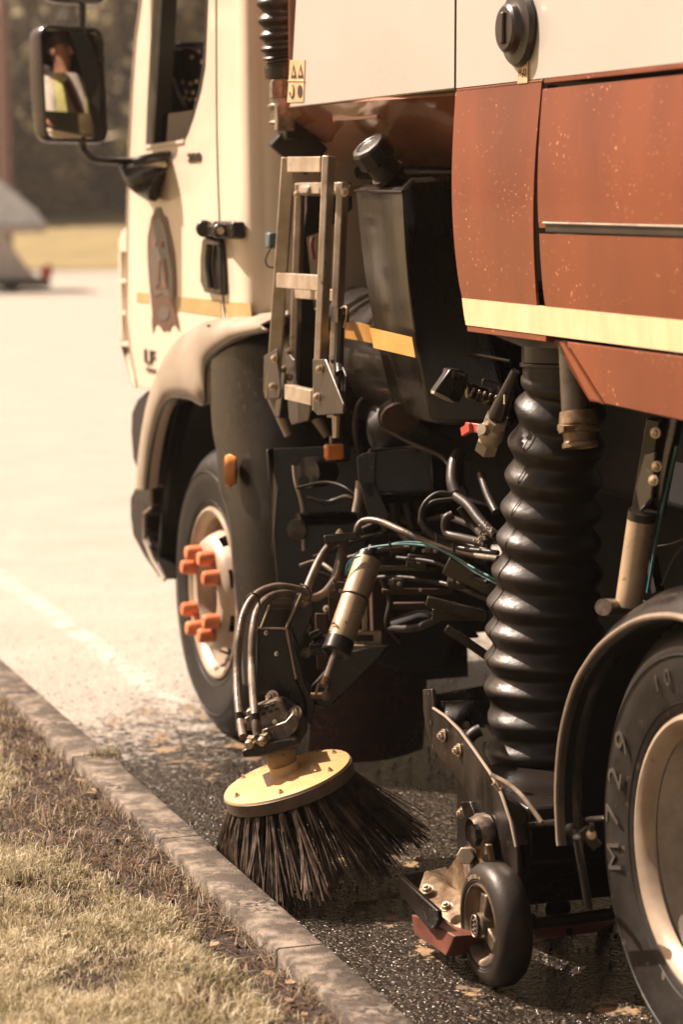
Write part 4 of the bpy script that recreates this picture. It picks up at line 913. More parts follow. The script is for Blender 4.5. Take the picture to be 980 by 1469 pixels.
# ---------------------------------------------------------- lance, valve, work lamp
l0, l1 = at(740,532,X=-.005), at(714,596,X=-.02)
b = B(); b.sweep([l0, l1], [.009,.021], 24); b.sweep([l1, at(711,604,X=-.02)], .019, 24); ln_ = b.obj('spray_lance', 'black_plastic', T, label='tapered black lance nozzle above the ball valve')
b = B(); b.box(at(724,573,X=-.035), (.002,.004,.020)); b.obj('lance_mark', 'button_light', ln_)
ax = (at(692,660,X=-.02)-l1).normalized()
v0 = at(713,600,X=-.02)
b = B(); b.lathe([(0,.0001),(0,.024),(.022,.024),(.022,.020),(.030,.026),(.055,.027),(.062,.023),(.066,.023)], v0, ax, 28); b.lathe([(.066,.0001),(.066,.026),(.094,.026),(.094,.018),(.08,.0001)], v0, ax, 6); b.lathe([(-.001,.0001),(-.001,.0265),(.016,.0265),(.016,.0001)], v0, ax, 6)
side = Vector((-.8,-.55,.2)).normalized(); b.cyl(v0+ax*.040, v0+ax*.040+side*.045, .012); vv = b.obj('ball_valve', 'valve_metal', T, ang=25, label='silver ball valve with a red lever')
b = B(); h0 = v0+ax*.040+side*.042
b.bar(h0+Vector((.004,0,0)), at(668,612,X=-.07), .020, .007, up=side); b.bar(at(676,613,X=-.068), at(664,620,X=-.072), .020,.010, up=side); b.bar(h0, h0-side*.01, .02,.02); b.obj('lever', 'red_plastic', vv, bevel=.002)
b = B()
hp_ = [(623,563),(646,530),(660,529),(672,536),(671,556),(662,579),(640,572)]
b.prism([at(x,y,Y=5.02) for x,y in ((623,563),(646,530),(654,529),(648,560),(644,574))], (0,.03,0)); b.prism([at(x,y,Y=5.03) for x,y in ((650,530),(662,530),(673,538),(671,556),(660,578),(643,574))], (0,.06,0)); wl_ = b.obj('work_lamp', 'black_plastic', T, bevel=.003, label='small finned black work lamp')
b = B()
for i in range(5): b.prism([at(x+i*4.0,y+i*1.0,Y=5.012) for x,y in ((651,533),(653,533),(651,560),(649,560))], (0,.012,0))
b.obj('cooling_fin', 'grey_plastic', wl_)
b = B(); b.prism([at(x,y,Y=5.008) for x,y in ((624,561),(644,571),(652,578),(644,576),(623,565))], (0,.02,0)); b.obj('lamp_lens', 'fender_plastic', wl_)
b = B(); b.prism([at(x,y,Y=5.06) for x,y in ((671,548),(712,560),(714,578),(708,584),(672,572))], (0,.02,0)); 
for i in range(5): b.box(at(678+i*8, 563+i*2.5, Y=5.045), (.005,.01,.022), Matrix.Rotation(R_(25),3,'Y'))
b.obj('lamp_bracket', mat('foil',(0.42,0.33,0.22),.25,.8,c2=(0.05,0.04,0.03),ns=60,namt=.2,bump=.6), T, bevel=.002)
b = B(); b.tube([at(x,y,Y=5.04) for x,y in ((694,552),(696,545),(715,550),(718,560))], .004, 6); b.obj('cable', 'rubber', T)

# ---------------------------------------------------------- rear lift cylinder, strut, teal cables
b = B(); c0, c1_ = at(921,742,X=.10), at(902,872,X=.07); b.cyl(c0, c1_, .0275, n=32); lc = b.obj('lift_cylinder', 'cylinder_paint', T, label='silver lift cylinder in front of the rear wheel')
b = B(); b.cyl(at(922.5,733,X=.10), at(921,745,X=.10), .029, n=32); b.obj('cylinder_cap', 'black_plastic', lc)
b = B(); b.cyl(at(866,871,X=-.01), at(925,872,X=.22), .017); b.obj('pin', 'cast_metal', lc)
b = B(); b.bar(at(945,600,X=.14), at(922,735,X=.12), .05, .03); b.bar(at(975,590,X=.15), at(945,740,X=.14), .02, .02); b.prism(XP([(925,650),(940,648),(935,715),(918,735),(912,700)], .09), (.01,0,0)); b.obj('lift_strut', 'dark_steel', T, bevel=.003)
for x, y in ((942,621),(944,669),(939,689)): 
    b = B(); b.lathe([(0,.011),(.004,.011),(.005,.007),(.009,.006),(.011,.0001)], at(x,y,X=.08), (-.8,-.6,0), 16); b.obj('bolt', 'zinc', lc)
b = B(); b.tube([at(x,y,X=.13) for x,y in ((972,640),(958,700),(948,745),(940,790),(930,850))], .0035, 6); b.obj('air_line', 'teal_cable', T)
for pts in (((940,784),(965,780),(990,770)), ((990,775),(968,800),(950,840))):
    b = B(); b.tube([at(x,y,X=.2) for x,y in pts], .002, 6); b.obj('thin_cable', 'rubber', T)
b = B(); b.bar(at(935,800,X=.2), at(945,850,X=.2), .02,.02); b.obj('stay', 'dark_steel', T)

# ---------------------------------------------------------- rear mudguard arch
b = B(); rows = []
ep = [(4.368,.325),(4.374,.35),(4.383,.444),(4.364,.556),(4.308,.662),(4.239,.731),(4.171,.78),(4.064,.833),(3.964,.864),(3.854,.88),(3.74,.873),(3.60,.835),(3.45,.75),(3.34,.62),(3.29,.45),(3.29,.3)]
ep = spline([Vector((-.04, y, z)) for y, z in ep], 4); cen = Vector((-.04, 3.83, .38))
for p in ep:
    d = (p-cen); d.x = 0; d.normalize()
    up = max(0, d.z)
    rows.append([p+Vector((.05,0,0))-d*.012, p-d*.004, p, p+Vector((.035,0,0))+d*.035, p+Vector((.07,0,0))+d*.052, p+Vector((.16,0,0))+d*.056, p+Vector((.36,0,0))+d*.056])
b.loft(rows); rf = b.obj('rear_mudguard', 'black_plastic', T, solid=.006, label='arched black mudguard over the rear wheel with a pale worn edge')
b = B(); b.loft([[r[1]+Vector((.012,0,0))+(cen-r[1]).normalized()*.006, r[1]+Vector((.36,0,0))+(cen-r[1]).normalized()*.004] for r in rows]); b.obj('arch_shade_sheet', 'black_matt', rf, solid=.003)  # black sheet added inside the one-piece arch, shade put in as colour
b = B(); b.sweep([r[2] for r in rows], .0065, 8); b.obj('mudguard_edge', mat('worn_edge',(0.32,0.25,0.19),.4,ns=20), rf)

# ---------------------------------------------------------- side brush
n_up = ((-cF)*math.sin(R_(10.5)) + (cR*(-.30)+cU*.954)*math.cos(R_(10.5))).normalized()
Cb = at(411, 1112, D=5.72)
rd = .156
bx = n_up.orthogonal().normalized(); by = n_up.cross(bx)
b = B(); b.lathe([(.012,.0001),(.012,.035),(.006,.10),(.0,.150),(-.002,.1555),(-.006,.157)], Cb, n_up, 72); bd = b.obj('side_brush', 'brush_yellow', T, label='round yellow topped side brush with long dark bristles')
b = B(); b.lathe([(-.006,.1565),(-.008,.159),(-.036,.158),(-.038,.155),(-.038,.0001)], Cb, n_up, 72); b.obj('brush_rim', 'brush_band', bd)
b = B(); b.lathe([(.005,.040),(.016,.036),(.030,.034),(.032,.0335)], Cb, n_up, 36); b.obj('brush_boss', 'brush_yellow', bd)
b = B(); b.lathe([(.030,.0345),(.034,.036),(.070,.035),(.072,.0001)], Cb, n_up, 36); b.obj('brush_hub', mat('hub_steel',(0.22,0.16,0.10),.4,.4,c2=(0.12,0.085,0.055),ns=12,speck=(0.02,0.015,0.01),sps=70,spt=.62), bd)
for k in range(6):
    a = R_(60*k+22); p = Cb+(bx*math.cos(a)+by*math.sin(a))*.132
    b = B(); b.bolt(p, n_up, .006); b.sweep([p, p+n_up*.011], .0028, 8); b.obj('bolt', 'zinc', bd)
# bristles
NB = 2100
V = []; Fc = []
for i in range(NB):
    tuft = random.randrange(30)
    a = (tuft+random.gauss(.5,.11))/30*2*math.pi; r0 = .155*(.62+.36*random.random()**.6)
    rdv = bx*math.cos(a)+by*math.sin(a); p = Cb - n_up*.036 + rdv*r0
    sp = R_(12 + 21*(r0/.155) + 4*math.sin(tuft*2.3) + random.gauss(0,4)); ln = random.uniform(.185,.235)+.022*math.sin(tuft*3.1)
    tang = n_up.cross(rdv)
    d = (-n_up*math.cos(sp) + rdv*math.sin(sp) + tang*random.gauss(.03,.05)).normalized()
    bend = random.gauss(0,.022) + .02*math.sin(tuft*1.7)
    chain = [p.copy()]; cur = p.copy(); st = 6
    for s_ in range(st):
        d = (d + Vector((0,0,-.012)) + rdv*.015*(s_>3) + tang*bend).normalized()
        nx = cur + d*ln/st
        zmin = .004 if nx.x > KX1+.006 else .004
        if nx.x < KX1+.010: nx.x = KX1+.010
        if nx.z < zmin:
            nx.z = zmin + random.random()*.004
        cur = nx; chain.append(cur.copy())
    wd = random.uniform(.0010,.0023)
    sd = (chain[-1]-chain[0]).cross(-cF).normalized(); up = (chain[-1]-chain[0]).cross(sd).normalized()
    i0 = len(V)
    for j, c_ in enumerate(chain):
        w_ = wd*(1-.25*j/st)
        V += [c_+sd*w_, c_-sd*w_*.5+up*w_*.87, c_-sd*w_*.5-up*w_*.87]
    for j in range(st):
        for k in range(3): Fc.append((i0+j*3+k, i0+j*3+(k+1)%3, i0+j*3+3+(k+1)%3, i0+j*3+3+k))
me = bpy.data.meshes.new('bristles'); me.from_pydata([tuple(v) for v in V], [], Fc); me.materials.append(M['bristle'])
bo = bpy.data.objects.new('bristles', me); col.objects.link(bo); bo.parent = bd; bo['kind'] = 'stuff'
# ---- brush arm
def DP(pts, D): return [at(x,y,D=D) for x,y in pts]
tc_ = lambda pts, D, th, name, m, par, bv=.003, lab=None: B().prism(DP(pts, D), cF*th).obj(name, m, par, bevel=bv, label=lab)
arm = tc_([(368,901),(409,902),(418,945),(424,975),(438,1005),(440,1035),(430,1052),(405,1062),(372,1040),(366,1000)], 6.02, .012, 'brush_arm', 'dark_steel', T, lab='wet black steel arm plate carrying the side brush')
b = B(); b.prism(DP([(409,902),(416,898),(433,960),(436,975),(452,1008),(446,1042),(438,1030),(438,1005),(424,975),(418,945)], 6.025), cF*.09); b.obj('arm_side', 'dark_steel', arm, bevel=.003)
b = B(); b.sweep([at(370,902,D=6.01), at(410,903,D=6.01)], .004, 6); b.prism(DP([(372,902),(377,902),(389,870),(384,868)], 6.01), cF*.10); b.prism(DP([(407,903),(411,908),(434,860),(430,850),(426,852)], 6.0), cF*.05); b.obj('arm_fork', 'dark_steel', arm, bevel=.002)
for p0_, p1_ in (((374,901),(387,868)),((409,904),(432,852)),((369,901),(410,902)),((411,903),(425,974))):
    b = B(); b.bar(at(*p0_,D=5.998), at(*p1_,D=5.998), .005,.004); b.obj('arm_edge', 'aluminium', arm)
b = B(); b.cyl(at(386,863,D=6.06), at(428,860,D=6.06), .021); b.obj('pivot_tube', 'hyd_hose', arm)
b = B(); b.prism(DP([(426,852),(433,846),(446,856),(449,880),(440,905),(430,930),(418,905)], 6.08), cF*.02); b.obj('pivot_plate', 'dark_steel', arm, bevel=.003)
for x, y, D_, r_ in ((436,862,6.05,.0115),(439,900,6.10,.0095),(439,937,6.10,.0095),(468,873,6.3,.006),(382,908,6.0,.004),(397,938,6.0,.004)):
    b = B(); b.bolt(at(x,y,D=D_), -cF-cR*.6+cU*.2, r_); b.obj('bolt', 'zinc', arm)
# motor flange and cast motor
b = B(); b.prism(DP([(384,1003),(392,996),(412,1001),(430,1010),(438,1024),(439,1045),(430,1062),(408,1074),(385,1072),(370,1060)], 5.87), cF*.014); fl2 = b.obj('motor_flange', 'dark_steel', arm, bevel=.005)
b = B(); b.sweep(DP([(438,1030),(438,1047),(428,1063),(405,1074),(360,1082)], 5.865), .006, 8); b.obj('flange_edge', 'scratched_steel', fl2)
for x, y in ((391,1001),(424,1023)):
    b = B(); b.bolt(at(x,y,D=5.865), -cF-cR*.7+cU*.3, .0125); b.obj('bolt', 'zinc', fl2)
rt = Matrix((cR, -cF, cU)).transposed()
b = B(); rz = rt @ Matrix.Rotation(R_(16),3,'Y')
b.prism(DP([(352,1021),(360,1016),(396,1003),(403,1007),(411,1024),(414,1031),(408,1036),(372,1048),(360,1048)], 5.76), cF*.10)
b.prism(DP([(371,1049),(409,1035),(420,1023),(428,1030),(427,1043),(415,1060),(398,1068),(383,1063)], 5.73), cF*.10)
b.prism(DP([(388,1050),(392,1048),(400,1066),(396,1069)], 5.705), cF*.03); b.prism(DP([(350,1030),(360,1026),(362,1046),(352,1048)], 5.745), cF*.05); b.prism(DP([(362,1052),(384,1046),(388,1060),(366,1066)], 5.71), cF*.05)
mo = b.obj('brush_motor', 'cast_metal', arm, bevel=.006, label='wet grey cast hydraulic motor on the side brush')
b = B()
for i in range(4): b.bar(at(360+i*9.5,1022-i*3.3,D=5.752), at(366+i*9.5,1020-i*3.3,D=5.752), .006,.006); b.bar(at(366+i*9.5,1028-i*3.3,D=5.752), at(372+i*9.5,1026-i*3.3,D=5.752), .005,.005)
b.obj('cooling_fin', 'ink', mo)
b = B(); b.prism(DP([(346,1078),(362,1070),(405,1062),(424,1060),(432,1066),(410,1076),(372,1086),(350,1087)], 5.665), cF*.10); b.obj('motor_base', 'dark_steel', mo, bevel=.003)
for x0,y0,x1,y1 in ((356,1070,366,1057),(374,1066,386,1052)):
    b = B(); a_, c_ = at(x0,y0,D=5.66), at(x1,y1,D=5.70); ax = (c_-a_).normalized()
    b.lathe([(0,.0001),(0,.009),(.008,.012),(.014,.012)], a_, ax, 16); b.lathe([(.012,.0155),(.028,.0155),(.029,.0001)], a_, ax, 6); b.obj('hose_fitting', 'zinc', mo, ang=25)
b = B(); b.bolt(at(394,1035,D=5.73), -cF, .006, False); b.obj('bolt', 'chrome', mo)
# hoses over the arm
H1 = [(349,1058,5.70),(345,1035,5.76),(341,1000,5.84),(340,960,5.90),(343,915,5.93),(351,878,5.97),(368,853,6.0),(395,842,6.02),(425,845,6.04),(444,852,6.06)]
H2 = [(370,1056,5.68),(366,1030,5.70),(363,995,5.78),(361,955,5.88),(363,905,5.92),(370,875,5.96),(388,856,6.0),(412,851,6.02),(445,858,6.05),(466,850,6.08),(480,830,6.12),(487,805,6.15),(495,775,6.18)]
H3 = [(438,850,6.07),(446,830,6.1),(457,806,6.13),(470,786,6.16),(484,776,6.18)]
for hh_ in (H1, H2, H3):
    b = B(); b.tube([at(x,y,D=d_) for x,y,d_ in hh_], .0104, 14, 8); b.obj('hydraulic_hose', 'hyd_hose', T)
b = B()
for (x0,y0,x1,y1,d_) in ((344,1022,346,1048,5.77),(365,1024,369,1050,5.70)):
    b = B(); b.sweep([at(x0,y0,D=d_), at(x1,y1,D=d_-.01)], .0122, 14); b.obj('hose_ferrule', 'dark_steel', T)
b = B()
for pts in ([(354,857,5.93),(362,851,5.92),(371,857,5.93),(372,868,5.95)], [(431,838,6.0),(440,842,5.99),(446,852,6.0),(444,862,6.02)]): b.tube([at(x,y,D=d_) for x,y,d_ in pts], .0025, 6)
b.obj('cable_tie', 'ink', T)
# clamp block, top hose going right
b = B(); b.box(at(489,771,D=6.16), (.085,.04,.020), rt@Matrix.Rotation(R_(-6),3,'Y')); cb = b.obj('hose_clamp', 'dark_steel', T, bevel=.003)
b = B(); b.bolt(at(487,765,D=6.14), (0,0,1), .007); b.obj('bolt', 'zinc', cb)
b = B(); b.tube([at(x,y,D=d_) for x,y,d_ in ((513,772,6.16),(513,757,6.15),(523,747,6.15),(545,748,6.12),(580,763,6.05),(620,780,6.0),(670,795,5.9),(715,802,5.8))], .0085, 12); b.obj('hydraulic_hose', 'hyd_hose', T)
# actuator cylinder
a0, a1_ = at(529,802,D=6.08), at(486,925,D=5.98)
axv = (a1_-a0).normalized()
b = B(); b.cyl(a0, a1_, .0345, n=36); act = b.obj('brush_cylinder', 'cylinder_paint', T, label='chipped silver cylinder that lifts the side brush')
b = B(); b.sweep([a0-axv*.012, a0-axv*.010, a0+axv*.004], [.022,.033,.0355], 32); b.cyl(a0-axv*.035, a0-axv*.01, .013); b.obj('cylinder_cap', 'dark_steel', act)
b = B(); b.lathe([(-.014,.036),(.022,.037),(.026,.033),(.026,.0001)], a1_, axv, 12); b.obj('cylinder_gland', 'black_plastic', act, bevel=.002)
b = B(); mid = a0.lerp(a1_, .46); b.lathe([(-.003,.035),(0,.0375),(.003,.035)], mid, axv, 36); b.obj('cylinder_band', 'ink', act)
r0_, r1_ = at(483,930,D=5.98), at(467,976,D=5.95)
b = B(); b.cyl(r0_, r1_, .0095); b.obj('piston_rod', 'chrome', act)
b = B(); b.cyl(at(468,972,D=5.95), at(464,985,D=5.94), .011); b.bar(at(458,980,D=5.94), at(452,1000,D=5.93), .006,.012, up=cF); b.bar(at(470,982,D=5.94), at(465,1002,D=5.93), .006,.012, up=cF); b.bar(at(458,981,D=5.94), at(470,983,D=5.94), .006,.012, up=cF); b.obj('clevis', 'bronze_cast', act, bevel=.002)
b = B(); b.cyl(at(446,998,D=5.95), at(470,998,D=5.95), .008); b.lathe([(0,.012),(.006,.012),(.010,.006),(.0101,.0001)], at(467,998,D=5.93), -cF+cR*.5, 16); b.obj('pin', 'bronze_cast', act)
tc_([(446,985),(490,935),(560,925),(545,945),(490,1000),(470,1018),(452,1012)], 6.10, .03, 'lower_link', 'dark_steel', T, .006)
b = B(); b.tube([at(x,y,D=6.04) for x,y in ((518,798),(505,802),(498,812),(497,825))], .0025, 6); b.obj('air_line', 'teal_cable', T)
b = B(); b.tube([at(x,y,D=d_) for x,y,d_ in ((500,820,6.1),(515,792,6.1),(560,782,6.05),(610,783,6.0),(645,795,5.9),(680,815,5.8),(712,832,5.7))], .003, 6); b.tube([at(x,y,D=d_) for x,y,d_ in ((530,792,6.1),(570,779,6.05),(612,780,6.0),(648,798,5.9),(684,822,5.8),(714,838,5.7))], .003, 6); b.obj('air_line', 'teal_cable', T, label='pair of thin teal air lines')

# ---------------------------------------------------------- under-chassis machinery
def dbox(x0,y0,x1,y1,D,th,name,m,bv=.004,lab=None):
    return B().prism(DP([(x0,y0),(x1,y0),(x1,y1),(x0,y1)], D), cF*th).obj(name, m, T, bevel=bv, label=lab)
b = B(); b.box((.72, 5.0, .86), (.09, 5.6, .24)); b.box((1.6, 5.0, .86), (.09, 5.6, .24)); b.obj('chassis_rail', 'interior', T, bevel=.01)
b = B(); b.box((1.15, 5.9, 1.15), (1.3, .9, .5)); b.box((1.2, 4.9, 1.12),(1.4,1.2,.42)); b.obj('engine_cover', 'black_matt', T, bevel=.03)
b = B(); b.prism([at(x,y,D=6.55) for x,y in ((382,645),(392,643),(520,638),(525,790),(520,900),(470,905),(430,880),(425,860),(398,850))], cF*.02); b.obj('wheel_well_plate', 'black_plastic', T, bevel=.004)
b = B(); b.prism(DP([(384,645),(392,643),(392,780),(390,800),(398,700)], 6.52), cF*.02); b.tube(DP([(421,655),(424,690),(434,730),(436,790)], 6.50), .006, 8); b.obj('well_rib', 'fender_plastic', T)
b = B(); b.cyl(at(440,678,D=6.50), at(478,676,D=6.60), .042); b.obj('air_filter', 'black_plastic', T)
b = B(); b.lathe([(0,.030),(.01,.028),(.012,.010),(.013,.0001)], at(427,760,D=6.45), (-.6,-.7,0), 24); b.cyl(at(427,745,D=6.48), at(540,742,D=6.6), .018); b.obj('cross_shaft', 'dark_steel', T)
for x,y in ((424,661),(436,690)):
    b = B(); b.bolt(at(x,y,D=6.48), -cF, .010); b.obj('bolt', 'dark_steel', T)
bb = dbox(528,642,624,710,6.25,.10,'battery_box','black_plastic',.010,'black ribbed box under the tank')
b = B(); b.prism(DP([(512,655),(522,650),(540,648),(538,712),(530,716),(514,690)], 6.2), cF*.03); b.prism(DP([(516,692),(536,690),(560,740),(548,756),(528,740)], 6.2), cF*.02); b.obj('box_bracket', 'dark_steel', T, bevel=.003)
b = B(); b.sweep(DP([(532,646),(618,640),(622,704),(540,710),(532,646)], 6.235), .005, 6); b.obj('box_rim', 'grey_plastic', bb)
b = B(); b.sweep(DP([(517,690),(515,715),(511,735)], 6.3), .012, 10); b.obj('funnel', 'fender_plastic', T)
b = B(); b.lathe([(0,.055),(.02,.05),(.022,.0001)], at(573,597,D=6.1), (-.3,-.8,-.4), 28); b.sweep([at(528,612,D=6.35), at(538,612,D=6.35), at(555,612,D=6.37), at(660,616,D=6.4)], [.02,.06,.08,.082], 32); b.obj('silencer', 'interior', T)
b = B(); b.lathe([(0,.048),(.006,.045),(.008,.0001)], at(573,598,D=6.02), (-.2,-.8,-.55), 28); sp_ = b.obj('perforated_plate', 'rusty_steel', T)
for i in range(7):
    a = i*.9; q = at(573+22*math.cos(a), 598+8*math.sin(a), D=6.0); b = B(); b.lathe([(0,.004),(.003,.0001)], q, (-.2,-.8,-.55), 10); b.obj('hole', 'ink', sp_)
# coiled and running hoses in the shadow
for pts, r_, m_ in (
    ([(660,650,5.9),(652,665,5.88),(650,690,5.85),(655,708,5.83)], .017, 'rubber'),
    ([(655,710,5.8),(628,708,5.8),(608,725,5.8),(606,748,5.8),(630,772,5.8),(665,780,5.8),(700,790,5.75)], .006, 'rubber'),
    ([(650,716,5.82),(618,722,5.82),(603,745,5.82),(620,768,5.82),(655,785,5.8),(715,793,5.7)], .006, 'rubber'),
    ([(650,738,5.75),(640,745,5.75),(642,765,5.75),(665,772,5.7),(700,780,5.6)], .011, 'rubber'),
    ([(655,712,5.75),(672,725,5.7),(690,748,5.65),(712,770,5.6)], .0125, 'rubber'),
    ([(660,728,5.8),(680,755,5.8),(700,775,5.7)], .010, 'rubber'),
    ([(450,800,6.3),(530,770,6.3),(610,766,6.3),(700,780,6.2)], .007, 'dark_steel'),
    ([(500,800,6.2),(540,790,6.15),(590,784,6.1)], .006, 'rusty_steel'),
    ([(545,725,6.3),(556,760,6.3)], .014, 'rubber'), ([(565,722,6.3),(570,755,6.3),(600,790,6.2)], .012, 'rubber'), ([(583,722,6.3),(592,760,6.3)], .012, 'rubber'), ([(600,720,6.3),(612,765,6.25)], .010, 'rubber'),
    ([(425,700,6.4),(470,692,6.4),(505,705,6.35),(525,730,6.3)], .004, 'rubber')):
    b = B(); b.tube([at(x,y,D=d_) for x,y,d_ in pts], r_, 10); b.obj('hose', m_, T)
b = B()
for i in range(26): q = at(694+random.gauss(0,9)+i*.3, 760+random.gauss(0,7)+i*.8, D=5.60); b.bar(q, q+Vector((random.gauss(0,.006),0,random.gauss(0,.006))), .003,.003)
b.obj('torn_braid', 'zinc', T)
b = B(); b.sweep(DP([(660,700),(668,716)], 5.75), .016, 8); b.obj('hose_joint', 'dark_steel', T)
for (x0,y0,x1,y1,D_,w_,h_,m_) in ((545,815,640,816,6.2,.02,.014,'dark_steel'),(548,848,650,849,6.2,.02,.014,'rusty_steel'),(560,869,655,868,6.25,.02,.018,'rusty_steel'),(640,810,712,845,5.9,.03,.045,'dark_steel'),(620,880,712,880,6.0,.045,.03,'dark_steel'),(612,862,700,885,5.9,.026,.026,'scratched_steel'),(640,900,705,945,5.8,.02,.02,'dark_steel'),(540,800,545,940,6.3,.04,.03,'rusty_steel'),(560,790,700,800,6.4,.03,.03,'dark_steel')):
    b = B(); b.bar(at(x0,y0,D=D_), at(x1,y1,D=D_), w_, h_); b.obj('cross_member', m_, T, bevel=.003)
for x, y in ((608,790),(603,846)):
    b = B(); b.bolt(at(x,y,D=6.12), -cF, .005, False); b.obj('bolt', 'zinc', T)
b = B(); b.prism(DP([(505,905),(548,905),(548,925),(505,925)], 6.2), cF*.03); b.prism(DP([(520,870),(528,870),(528,905),(520,905)], 6.2), cF*.03); b.prism(DP([(497,925),(550,925),(550,932),(497,932)], 6.18), cF*.05); ub = b.obj('link_bracket', 'cylinder_paint', T, bevel=.003)
b = B(); b.prism(DP([(508,911),(536,911),(536,920),(508,920)], 6.19), cF*.01); b.obj('bracket_slot', 'ink', ub)
b = B(); b.prism(DP([(470,838),(490,836),(485,890),(472,890)], 6.25), cF*.02); b.prism(DP([(452,880),(470,880),(470,960),(455,960)], 6.3), cF*.02); b.obj('mast_plate', 'rusty_steel', T, bevel=.002)
b = B(); b.box(at(462,925,D=6.15), (.05,.06,.05), rt); b.cyl(at(446,915,D=6.1), at(462,908,D=6.1), .014); b.cyl(at(445,927,D=6.08), at(470,925,D=6.1), .008); b.obj('control_block', 'dark_steel', T, bevel=.004)
b = B(); b.prism(DP([(540,900),(600,880),(660,880),(690,915),(650,918),(640,960),(600,965),(560,960),(540,950)], 6.35), cF*.2); b.prism(DP([(425,840),(545,760),(700,740),(720,905),(640,912),(560,900),(430,960)], 6.9), cF*.05); b.obj('subframe', 'black_matt', T, bevel=.01)
b = B(); FA, FB = at(436,1000,Y=6.45), at(612,1000,Y=6.40)
b.grid(lambda u, v: Vector((FA.x+(FB.x-FA.x)*u + .015*math.sin(v*3), 6.45-.10*math.sin(math.pi*u*.9+.3), .50-.465*v)), 24, 16); b.obj('splash_flap', 'rust_flap', T, solid=.012, label='rusty brown splash flap behind the side brush')
for pts, r_, m_ in (
    ([(455,822,6.25),(500,835,6.25),(560,828,6.2),(640,838,6.1),(712,865,5.9)], .007, 'rubber'),
    ([(520,760,6.35),(560,745,6.35),(600,750,6.3),(640,742,6.2),(690,760,6.0)], .009, 'rubber'),
    ([(430,812,6.3),(455,806,6.3),(480,822,6.25),(505,850,6.25),(520,880,6.25)], .006, 'hyd_hose'),
    ([(548,830,6.2),(560,860,6.2),(556,895,6.2),(575,920,6.25)], .008, 'rubber'),
    ([(640,880,6.0),(600,900,6.1),(560,902,6.2)], .010, 'rubber'),
    ([(700,835,5.8),(660,822,5.95),(620,806,6.05),(570,800,6.15)], .005, 'rubber'),
    ([(548,612,6.1),(600,640,6.0),(640,660,5.95),(655,700,5.9)], .007, 'rubber'),
    ([(690,680,5.8),(700,710,5.75),(712,735,5.7)], .010, 'rubber'),
    ([(440,715,6.45),(470,720,6.45),(500,712,6.4),(524,725,6.3)], .006, 'rubber')):
    b = B(); b.tube([at(x,y,D=d_) for x,y,d_ in pts], r_, 10); b.obj('hose', m_, T)
for x, y, D_, w_, h_ in ((598,806,6.15,.05,.035),(655,835,5.98,.045,.03),(570,838,6.18,.03,.03),(486,848,6.2,.05,.05),(622,790,6.1,.03,.02)):
    b = B(); b.box(at(x,y,D=D_), (w_,.05,h_), rt@Matrix.Rotation(R_(8),3,'Y')); vb = b.obj('valve_block', 'hinge_steel', T, bevel=.003)
    b = B(); b.sweep([at(x-5,y-2,D=D_-.02), at(x-12,y-3,D=D_-.02)], .009, 6); b.obj('fitting', 'cast_metal', vb)
    b = B(); b.lathe([(0,.006),(.004,.005),(.005,.0001)], at(x+3,y,D=D_-.027), -cF, 10); b.obj('screw', 'zinc', vb)
for x, y, D_ in ((651,786,5.75),(627,772,5.78),(560,783,6.03),(480,838,6.1)):
    b = B(); b.sweep([at(x-1,y-7,D=D_-.02), at(x+1,y+7,D=D_-.02)], .0035, 6); b.obj('cable_tie', 'black_plastic', T)
# ---------------------------------------------------------- suction nozzle assembly
XN = -.09
b = B(); pl = [(606,989),(619,988),(622,1004),(622,1016),(640,1028),(660,1048),(680,1075),(703,1108),(720,1140),(733,1178),(741,1215),(744,1262),(705,1262),(690,1225),(683,1190),(678,1160),(668,1135),(650,1110),(628,1085),(613,1055),(607,1020)]
b.prism(XP(pl, XN), (.010,0,0)); npl = b.obj('nozzle_side_plate', 'scratched_steel', T, bevel=.0025, label='long curved black side plate of the suction nozzle')
b = B(); b.sweep(XP([(622,1016),(640,1028),(660,1048),(680,1075),(703,1108),(720,1140),(733,1178),(741,1215)], XN-.001), .0035, 6); b.obj('plate_edge', 'fender_plastic', npl)
for x, y, r_ in ((637,1055,.010),(659,1076,.010),(664,1166,.009)):
    b = B(); b.bolt(at(x,y,X=XN-.002), (-1,0,0), r_); b.obj('bolt', 'zinc', npl)
for x, y in ((610,996),(615,996),(618,1037),(621,1072)):
    b = B(); b.lathe([(0,.006),(.001,.0001)], at(x,y,X=XN-.001), (-1,0,0), 12); b.obj('bolt_hole', 'ink', npl)
b = B(); b.prism(XP([(660,1150),(674,1150),(690,1190),(684,1200),(668,1180)], XN-.012), (.012,0,0)); b.obj('adjuster_plate', 'dark_steel', npl, bevel=.002)
pv = at(690,1195,X=XN-.03)
b = B(); b.lathe([(-.03,.0001),(-.03,.026),(-.022,.030),(-.016,.030),(-.012,.036),(-.006,.036),(-.004,.040),(.01,.040),(.03,.03)], at(694,1193,X=XN-.015), (-1,0,0), 32)
for v in b.bm.verts: pass
b.obj('pivot_hub', 'cast_metal', npl)
b = B(); b.lathe([(0,.024),(.014,.024),(.016,.0001)], at(686,1198,X=XN-.05), (-1,0,0), 8); b.obj('pivot_nut', 'dark_steel', npl, ang=20)
b = B(); pl = [(684,1203),(699,1212),(704,1240),(694,1262),(690,1300),(676,1306),(636,1266),(640,1250),(658,1225)]
b.prism(XP(pl, XN-.030), (.014,0,0)); lv = b.obj('castor_arm', 'bronze_cast', T, bevel=.003, label='worn bronze coloured castor arm with a big bolt')
b = B(); b.lathe([(0,.030),(.003,.030),(.003,.0001)], at(673,1233,X=XN-.030), (-1,0,0), 28); b.obj('washer', 'cast_metal', lv)
b = B(); b.sweep([at(673,1227,X=XN-.033), at(668,1228,X=XN-.055)], .020, 6); b.obj('bolt', 'zinc', lv, bevel=.002)
